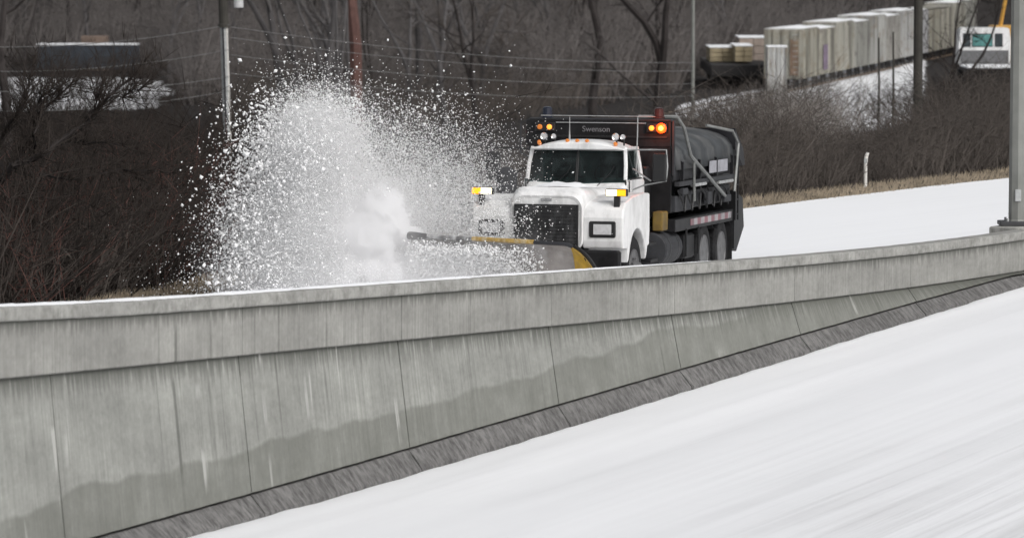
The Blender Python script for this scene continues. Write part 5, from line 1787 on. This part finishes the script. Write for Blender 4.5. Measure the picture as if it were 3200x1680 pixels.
#        u    z     dy    su    sz    sd   amp
MIST = [(1.45, 1.95, -0.1, 0.38, 0.60, 0.6, 1.2), (1.50, 2.55, 0.0, 0.30, 0.32, 0.6, 0.7), (1.75, 1.05, -0.2, 0.48, 0.5, 0.6, 0.9), (0.80, 1.2, -0.2, 0.5, 0.45, 0.6, 1.2),
        (1.0, 0.35, -0.3, 1.0, 0.25, 0.6, 1.0), (0.45, 2.1, 1.5, 0.5, 0.45, 1.0, 0.08), (-0.45, 1.30, 2.2, 0.8, 0.55, 1.0, 0.20), (-1.0, 0.55, -0.9, 0.9, 0.28, 0.45, 0.7)]
PUFF = [(0.50, 1.52, 0.0, 0.34, 0.36, 0.35, 1.0), (0.85, 1.15, -0.1, 0.50, 0.38, 0.4, 1.05), (0.14, 1.12, 0.0, 0.26, 0.16, 0.25, 1.0), (1.30, 1.55, 0.0, 0.40, 0.50, 0.4, 0.80), (0.8, 0.55, -0.2, 0.8, 0.34, 0.45, 1.0), (0.28, 1.30, 0.0, 0.22, 0.22, 0.3, 1.0)]
MIST_D, PUFF_D = 2.3, 16.0
P = cloud(NF, fine); r = q.uniform(0.0045, 0.0098, NF); P, r = keep(P, r)
V1, F1 = grains(P, r, TET_V, TET_F, q, 0.2)
P = cloud(NM_, mid); r = q.gamma(3.5, 0.0031, NM_).clip(0.006, 0.026); P, r = keep(P, r)
V2, F2 = grains(P, r, OCT_V, OCT_F, q)
P = cloud(NB, big); r = q.gamma(4.0, 0.0043, NB).clip(0.008, 0.034); P, r = keep(P, r)
V3, F3 = grains(P, r, OCT_V, OCT_F, q, 0.35)
k2, k3 = len(V1), len(V1) + len(V2)
o = soup('snow_spray', np.concatenate([V1, V2, V3]), np.concatenate([F1, F2 + k2, F3 + k3]), M['snow_chunk'])
tag(o, 'tall burst of white snow thrown up by the plow blade', 'snow', kind='stuff')

# the powder between the grains: a real scattering volume, densest in the curl that leaves the blade end
m, n, l, b = new_mat('snow powder in the air')
n.remove(b)
pv = n.new('ShaderNodeVolumePrincipled'); pv.inputs['Color'].default_value = (0.985, 0.985, 0.99, 1); pv.inputs['Anisotropy'].default_value = 0.0
l.new(pv.outputs[0], n['Material Output'].inputs['Volume'])
pos = n.new('ShaderNodeTexCoord').outputs['Object']


def blob(u, z, dy, su, sz, sd, amp):
    sub = n.new('ShaderNodeVectorMath'); sub.operation = 'SUBTRACT'; l.new(pos, sub.inputs[0]); sub.inputs[1].default_value = (-u, dy, z - TIP.z)
    mul = n.new('ShaderNodeVectorMath'); mul.operation = 'MULTIPLY'; l.new(sub.outputs[0], mul.inputs[0]); mul.inputs[1].default_value = (1 / su, 1 / sd, 1 / sz)
    dt = n.new('ShaderNodeVectorMath'); dt.operation = 'DOT_PRODUCT'; l.new(mul.outputs[0], dt.inputs[0]); l.new(mul.outputs[0], dt.inputs[1])
    return mth(n, l, 'MULTIPLY', mth(n, l, 'EXPONENT', mth(n, l, 'MULTIPLY', dt.outputs['Value'], -0.5)), amp)


tot = None
for c_ in MIST:
    v = blob(*c_)
    tot = v if tot is None else mth(n, l, 'ADD', tot, v)
nz = noise_tex(n, l, pos, 2.6, 6, 0.62, 0.6)
tot = mth(n, l, 'MULTIPLY', tot, ramp(n, l, nz, [(0.36, g(0.18)), (0.64, g(1.0))]))
pf = None
for c_ in PUFF:
    v = blob(*c_)
    pf = v if pf is None else mth(n, l, 'MAXIMUM', pf, v)
pz = noise_tex(n, l, pos, 4.2, 5, 0.6, 0.5)
pf = mth(n, l, 'ADD', pf, mth(n, l, 'MULTIPLY', mth(n, l, 'SUBTRACT', pz, 0.5), 1.5))
mr_ = n.new('ShaderNodeMapRange'); mr_.interpolation_type = 'SMOOTHSTEP'; mr_.inputs['From Min'].default_value = 0.52; mr_.inputs['From Max'].default_value = 0.74; mr_.inputs['To Max'].default_value = PUFF_D
l.new(pf, mr_.inputs['Value'])
l.new(mth(n, l, 'ADD', mth(n, l, 'MULTIPLY', tot, MIST_D), mr_.outputs[0]), pv.inputs['Density'])
bm = bmesh.new(); bmesh.ops.create_icosphere(bm, subdivisions=4, radius=1.0)
for v in bm.verts:
    c = v.co.copy()
    e_ = 0.45
    f_ = lambda t: math.copysign(abs(t) ** e_, t)
    v.co = Vector((-0.75 + 2.75 * f_(c.x), 1.0 + 3.0 * f_(c.y), (0.04 + 3.5) / 2 - TIP.z + 1.73 * f_(c.z)))
me = bpy.data.meshes.new('snow_mist'); bm.to_mesh(me); bm.free(); me.materials.append(m)
o = bpy.data.objects.new('snow_mist', me); COL.objects.link(o); o.location = TIP
tag(o, 'soft white snow powder hanging in the plume beside the truck', 'snow', kind='stuff')

# snow rolling along the blade face and over the right fender
nR = 17000
u_ = q.beta(2.2, 1.6, nR) * 0.72 + 0.28
v_ = 0.86 * q.random(nR) ** 1.5
P = np.array([tuple(truck.matrix_world @ (blade_pt(a, b, 0.08) + Vector((abs(random.gauss(0, .16)), random.gauss(0, .05), random.gauss(-0.03, .05))))) for a, b in zip(u_, v_)])
r = q.gamma(3.0, 0.0033, nR).clip(0.005, 0.026)
V1, F1 = grains(P, r, OCT_V, OCT_F, q, 0.3)
nR = 5200
loc = np.stack([q.uniform(0.9, 1.6, nR), q.normal(-1.05, 0.5, nR), q.normal(1.1, 0.38, nR)], 1)
Mw = np.array(truck.matrix_world)
P = loc @ Mw[:3, :3].T + Mw[:3, 3]
r = q.uniform(0.005, 0.014, nR); P, r = keep(P, r)
V2, F2 = grains(P, r, OCT_V, OCT_F, q, 0.3)
o = soup('blade_snow', np.concatenate([V1, V2]), np.concatenate([F1, F2 + len(V1)]), M['snow_chunk'])
tag(o, 'loose snow rolling along the plow face and blowing past the right fender', 'snow', kind='stuff')
print('tris', sum(len(m.polygons) for m in bpy.data.meshes))
